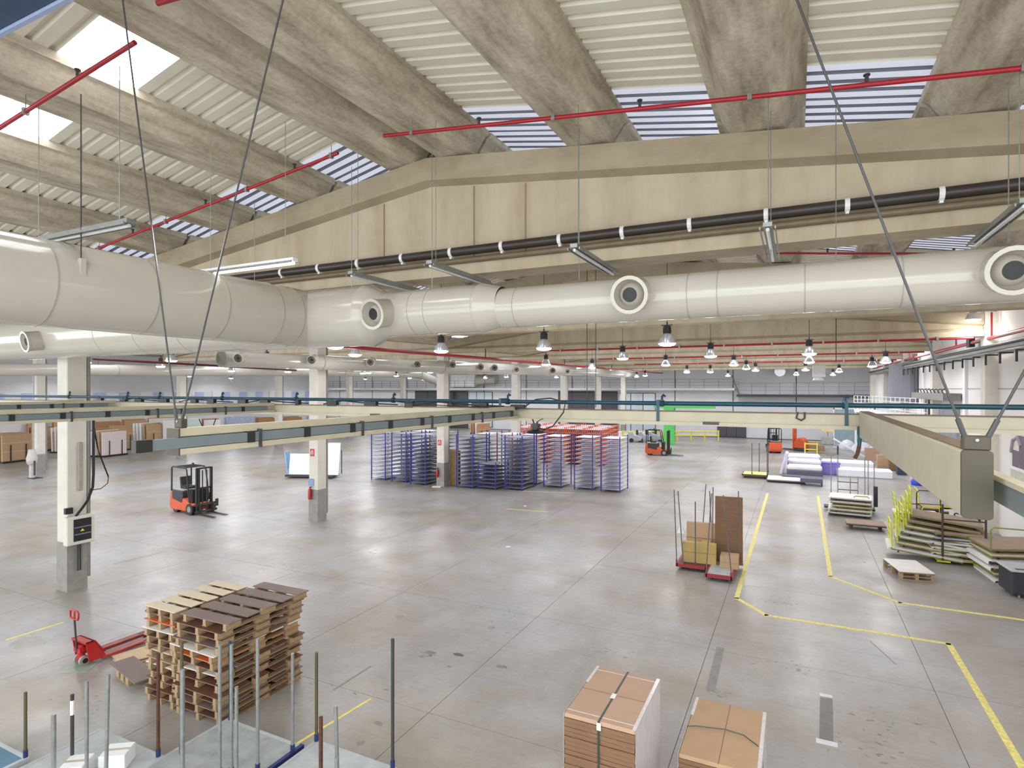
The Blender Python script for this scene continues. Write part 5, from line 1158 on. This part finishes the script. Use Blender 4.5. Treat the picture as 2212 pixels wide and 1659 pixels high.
o = tag(B().box(-.1, .1, -.6, .6, 0, 1.5).obj('leaning_mattress', mat('pale lilac quilt', (206, 206, 226), .7, var=.05), loc=(p.x - 1.35, p.y + 1.2, 0), bevel=.06), 'pale lilac mattress leaning against the left side of the sofa bases', 'mattress'); o.rotation_euler = (0, R(14), 0)
mattress('white_slab', 'low white panel on the floor in front of the sofa bases', 1662, 1728, 1044, 1.9, 1.5, .08, M_DECKW, .14)
o = tag(B().box(-1.0, 1.05, .1, 1.3, .06, .139).box(-.2, 1.1, 1.2, 1.7, .06, .3).obj('low_platform', M_SOFA, loc=F(1696, 1044)), 'dark grey low base under the white panel before the sofa bases', 'sofa')
p2 = F(1752, 1050)
t = thing('ottoman', 'dark grey ottoman frame on short legs right of the low white panel', 'ottoman', p2)
B().box(-.55, .6, 0, 1.1, .18, .42).obj('seat', M_SOFA, t, bevel=.02)
for x in (-.5, .55):
    for y in (.06, 1.0): B().box(x - .03, x + .03, y - .03, y + .03, 0, .18).obj('leg', M_BLACK, t)
p = F(1630, 1033); q0, q1 = F(1604, 1031), F(1657, 1035)
stake_trolley('yellow board staked trolley far off, left of the sofa bases', q0.x, q1.x, q0.y - .2, q0.y + 1.3, mat('yellow board', (222, 204, 120), .6, var=.1), [(q0.x + .55, q0.y, 2.0, M_STK2), (q1.x, q0.y, 1.9, M_STK2), (q0.x + .9, q0.y + 1.3, 1.9, M_STK2), (q1.x + .0, q0.y + 1.3, 1.8, M_STK2)], 'staked trolleys far off', .24, M_OLIVE)
p = F(1865, 1034)
o = tag(B().box(-1.5, 1.5, 0, 1.3, 0, .5).obj('foam_block', mat('white foam', (232, 232, 240), .6, var=.03), loc=(p.x + .1, p.y + .3, 0), bevel=.06), 'long white wrapped foam block on the floor, in front of the cartons at right', 'foam block')
o = tag(B().box(-1.7, 1.4, 0, 1.5, 0, .55).obj('foam_block', mat('white foam', (232, 232, 240), .6), loc=(p.x - .4, p.y + 4.0, 0), bevel=.08), 'second white wrapped foam block, behind the first at right', 'foam block')
o = tag(B().box(-.55, .55, 0, .8, 0, .75).obj('plastic_crate', mat('violet crate', (136, 122, 206), .5, var=.08), loc=F(1793, 1026), bevel=.03), 'violet plastic crate right of the sofa bases', 'crate')
B().box(-.6, .6, -.03, .83, .7, .78).obj('crate_rim', mat('violet rim', (110, 92, 190), .5), o)
for i, (px, py, w, h, m, lab) in enumerate([(1912, 1012, .9, .9, M_CARD, 'cardboard box by the right wall, behind the white foam blocks'), (1885, 995, 1.0, .95, M_CARDP, 'pinkish cardboard box further back by the right wall'), (1932, 1018, .55, .7, M_CARDD, 'small brown box right of the larger cardboard box by the right wall'), (1949, 1027, .5, .6, mat('blue black crate', (52, 58, 86), .5), 'small blue black crate before the boxes by the right wall')]):
    o = tag(B().box(-w / 2, w / 2, -.35, .35, 0, h).obj('cardboard_box' if i < 3 else 'small_crate', m, loc=F(px, py) + Vector((0, .4, 0)), bevel=.01), lab, 'box')
    B().box(-w / 2, w / 2, -.03, .03, h, h + .004).obj('tape', M_CREAM, o)
o = tag(B().lathe([(.001, 0), (.3, 0), (.34, .2), (.2, .45), (.06, .55), (.001, .55)], 10).obj('blue_bag', mat('blue plastic bag', (40, 70, 190), .35, var=.15), None, True, loc=F(1982, 1048)), 'bright blue plastic bag on the floor beside the cream box beam', 'bag')
for i, (px, py, sx) in enumerate([(1862, 978, .9), (1895, 985, .8), (1830, 972, .7)]):
    b = B(); r3 = random.Random(i)
    prof = [(.001, 0), (sx * .9, 0), (sx, .25), (sx * .8, .6), (sx * .45, .85), (.001, .95)]
    o = tag(B().lathe(prof, 11).obj('wrapped_bundle', mat('white wrapped cloth', (214, 214, 224), .6, var=.12, scale=3), None, True, loc=F(px, py)), ['white wrapped bundle below the hose drop', 'white wrapped bundle nearest the boxes by the right wall', 'white wrapped bundle left of the hose drop'][i], 'bundle')
p = F(1835, 992); o = tag(B().rbox((0, 0, .9), (2.6, .3, .12), ry=R(32)).obj('leaning_board', M_WHITE, loc=p), 'long white board leaning down towards the wrapped bundles, by the glass panel', 'board')
p = F(1860, 975); t = thing('glass_screen', 'large bluish green glass panel in a white frame near the right wall', 'glass panel', (p.x - .3, p.y + 3.0, 0))
B().box(-1.6, 1.6, -.03, .03, .3, 3.6).obj('pane', mat('bluish glass', (150, 172, 184), .1, var=.12, scale=2), t); B().box(-1.72, -1.6, -.06, .06, 0, 3.9).box(1.6, 1.7, -.06, .06, 0, 3.9).box(-1.7, 1.7, -.06, .06, 3.6, 3.75).box(-1.7, 1.7, -.2, .2, 0, .3).obj('frame', M_WHITE, t)
p = F(1788, 980); t = thing('packing_stand', 'grey packing stand with a yellow box on top, before the far wall at right', 'stand', p)
B().box(-.8, .8, -.4, .4, .7, .8).obj('table_top', M_STEEL, t)
for x in (-.75, .75): B().box(x - .04, x + .04, -.35, .35, 0, .7).obj('leg', M_DARK, t)
B().box(-.5, .45, -.35, .3, .8, 1.5).obj('machine_body', mat('grey machine', (150, 152, 150), .5, var=.15, scale=4), t, bevel=.05); B().box(-.45, .5, -.3, .3, 1.9, 2.7).obj('yellow_carton', mat('yellowish carton', (214, 190, 130), .7), t); B().box(-.05, .05, -.05, .05, 1.5, 1.9).obj('column', M_STEEL, t)
B().box(-.4, .4, -.25, .25, 2.9, 3.4).obj('control_box', mat('maroon control box', (110, 58, 60), .5), t); B().box(-.04, .04, .2, .28, .8, 3.4).obj('mast', M_STEEL, t)
for i, (px, py) in enumerate([(1752, 985)]):
    t = thing('guard_rail', 'short yellow guard rail left of the packing stand', 'guard rail', F(px, py))
    for x in (-.45, .45): B().box(x - .05, x + .05, -.05, .05, 0, 1.1).obj('post', M_YEL, t)
    B().box(-.45, .45, -.03, .03, .95, 1.05).box(-.45, .45, -.03, .03, .5, .58).obj('rail', M_YEL, t)
o = tag(B().box(-.9, .7, -.4, .4, 0, .75).obj('carton_pile', M_CARD, loc=F(1762, 972), bevel=.02), 'low pile of pale cartons beside the yellow guard rail', 'box')
# long yellow barrier before the far wall
pa, pb = F(1345, 952), F(1552, 952)
t = thing('guard_rail', 'long yellow guard rail in front of the far wall, either side of the green post', 'guard rail', pa)
n = 7; dv = (pb - pa) / n
for i in range(n + 1): B().box(-.07, .07, -.07, .07, 0, 1.1).obj('post', M_YEL, t, loc=dv * i)
for z in (.55, .98):
    B().cyl((0, 0, z), (pb - pa) + Vector((0, 0, z)), .07, 6).obj('rail', M_YEL, t)
p = F(1446, 958)
t = thing('green_post', 'bright green structure with a thick post and a long top beam before the far wall', 'portal', p)
M_GREEN = mat('bright green paint', (96, 206, 104), .5, var=.06)
B().box(-.5, .5, -.3, .3, 0, 3.6).obj('post', M_GREEN, t); B().box(-1.5, 4.4, -.3, .3, 3.6, 4.25).obj('top_beam', M_GREEN, t)
# floor scrubbers standing beside the far forklift
for i, px in enumerate((1372, 1392, 1412)):
    p = F(px, 955 - i); t = thing('floor_scrubber', 'silver grey floor scrubber, %s in the row behind the small forklift' % ['leftmost', 'middle', 'rightmost'][i], 'floor scrubber', p, .3, 'floor scrubbers by the far wall')
    B().prism([(-.7, .15), (.6, .15), (.7, .5), (.2, .75), (-.1, .8), (-.3, 1.1), (-.7, 1.05)], 'y', -.4, .4).obj('body', mat('silver grey', (176, 178, 184), .35, .3, var=.06), t, bevel=.05)
    B().box(.1, .3, -.3, .3, .75, 1.25).obj('console', M_DARK, t)
    for y in (-.42, .42): B().cyl((-.4, y - .04, .22), (-.4, y + .04, .22), .22, 14).obj('wheel', M_BLACK, t, True)
    B().box(.5, .8, -.5, .5, .02, .15).obj('brush_deck', M_DARK, t)
o = tag(B().box(-1.6, 1.6, -.4, .4, 0, .7).obj('white_counter', M_WHITE, loc=F(1375, 950) + Vector((-1, 2, 0)), bevel=.03), 'low white counter behind the floor scrubbers', 'counter')
# bits on the floor
for i, (px, py) in enumerate([(1098, 1181), (1061, 1356), (1134, 1093)]):
    o = tag(B().rbox((0, 0, .004), (.16, .1, .006), rz=.5 + i).obj('paper_scrap', M_WHITE if i != 1 else M_ST2, loc=F(px, py)), ['white paper scrap on the open floor, left of the red carts', 'greyish plate lying on the floor in the middle', 'tiny white scrap on the floor before the blue racks'][i], 'paper')

bb = tag(B().box(-9.5, -5.0, 2.35, 2.85, 9.02, 9.22).obj('steel_beam', mat('dark blue steel', (44, 66, 96), .5, var=.15)), 'dark blue steel beam end in the top left corner, below the roof', 'beam'); bb['kind'] = 'thing'
B().box(-9.5, -5.0, 2.86, 2.9, 8.99, 9.1).obj('edge_flashing', mat('pale blue flashing', (150, 166, 196), .5, var=.05), bb)
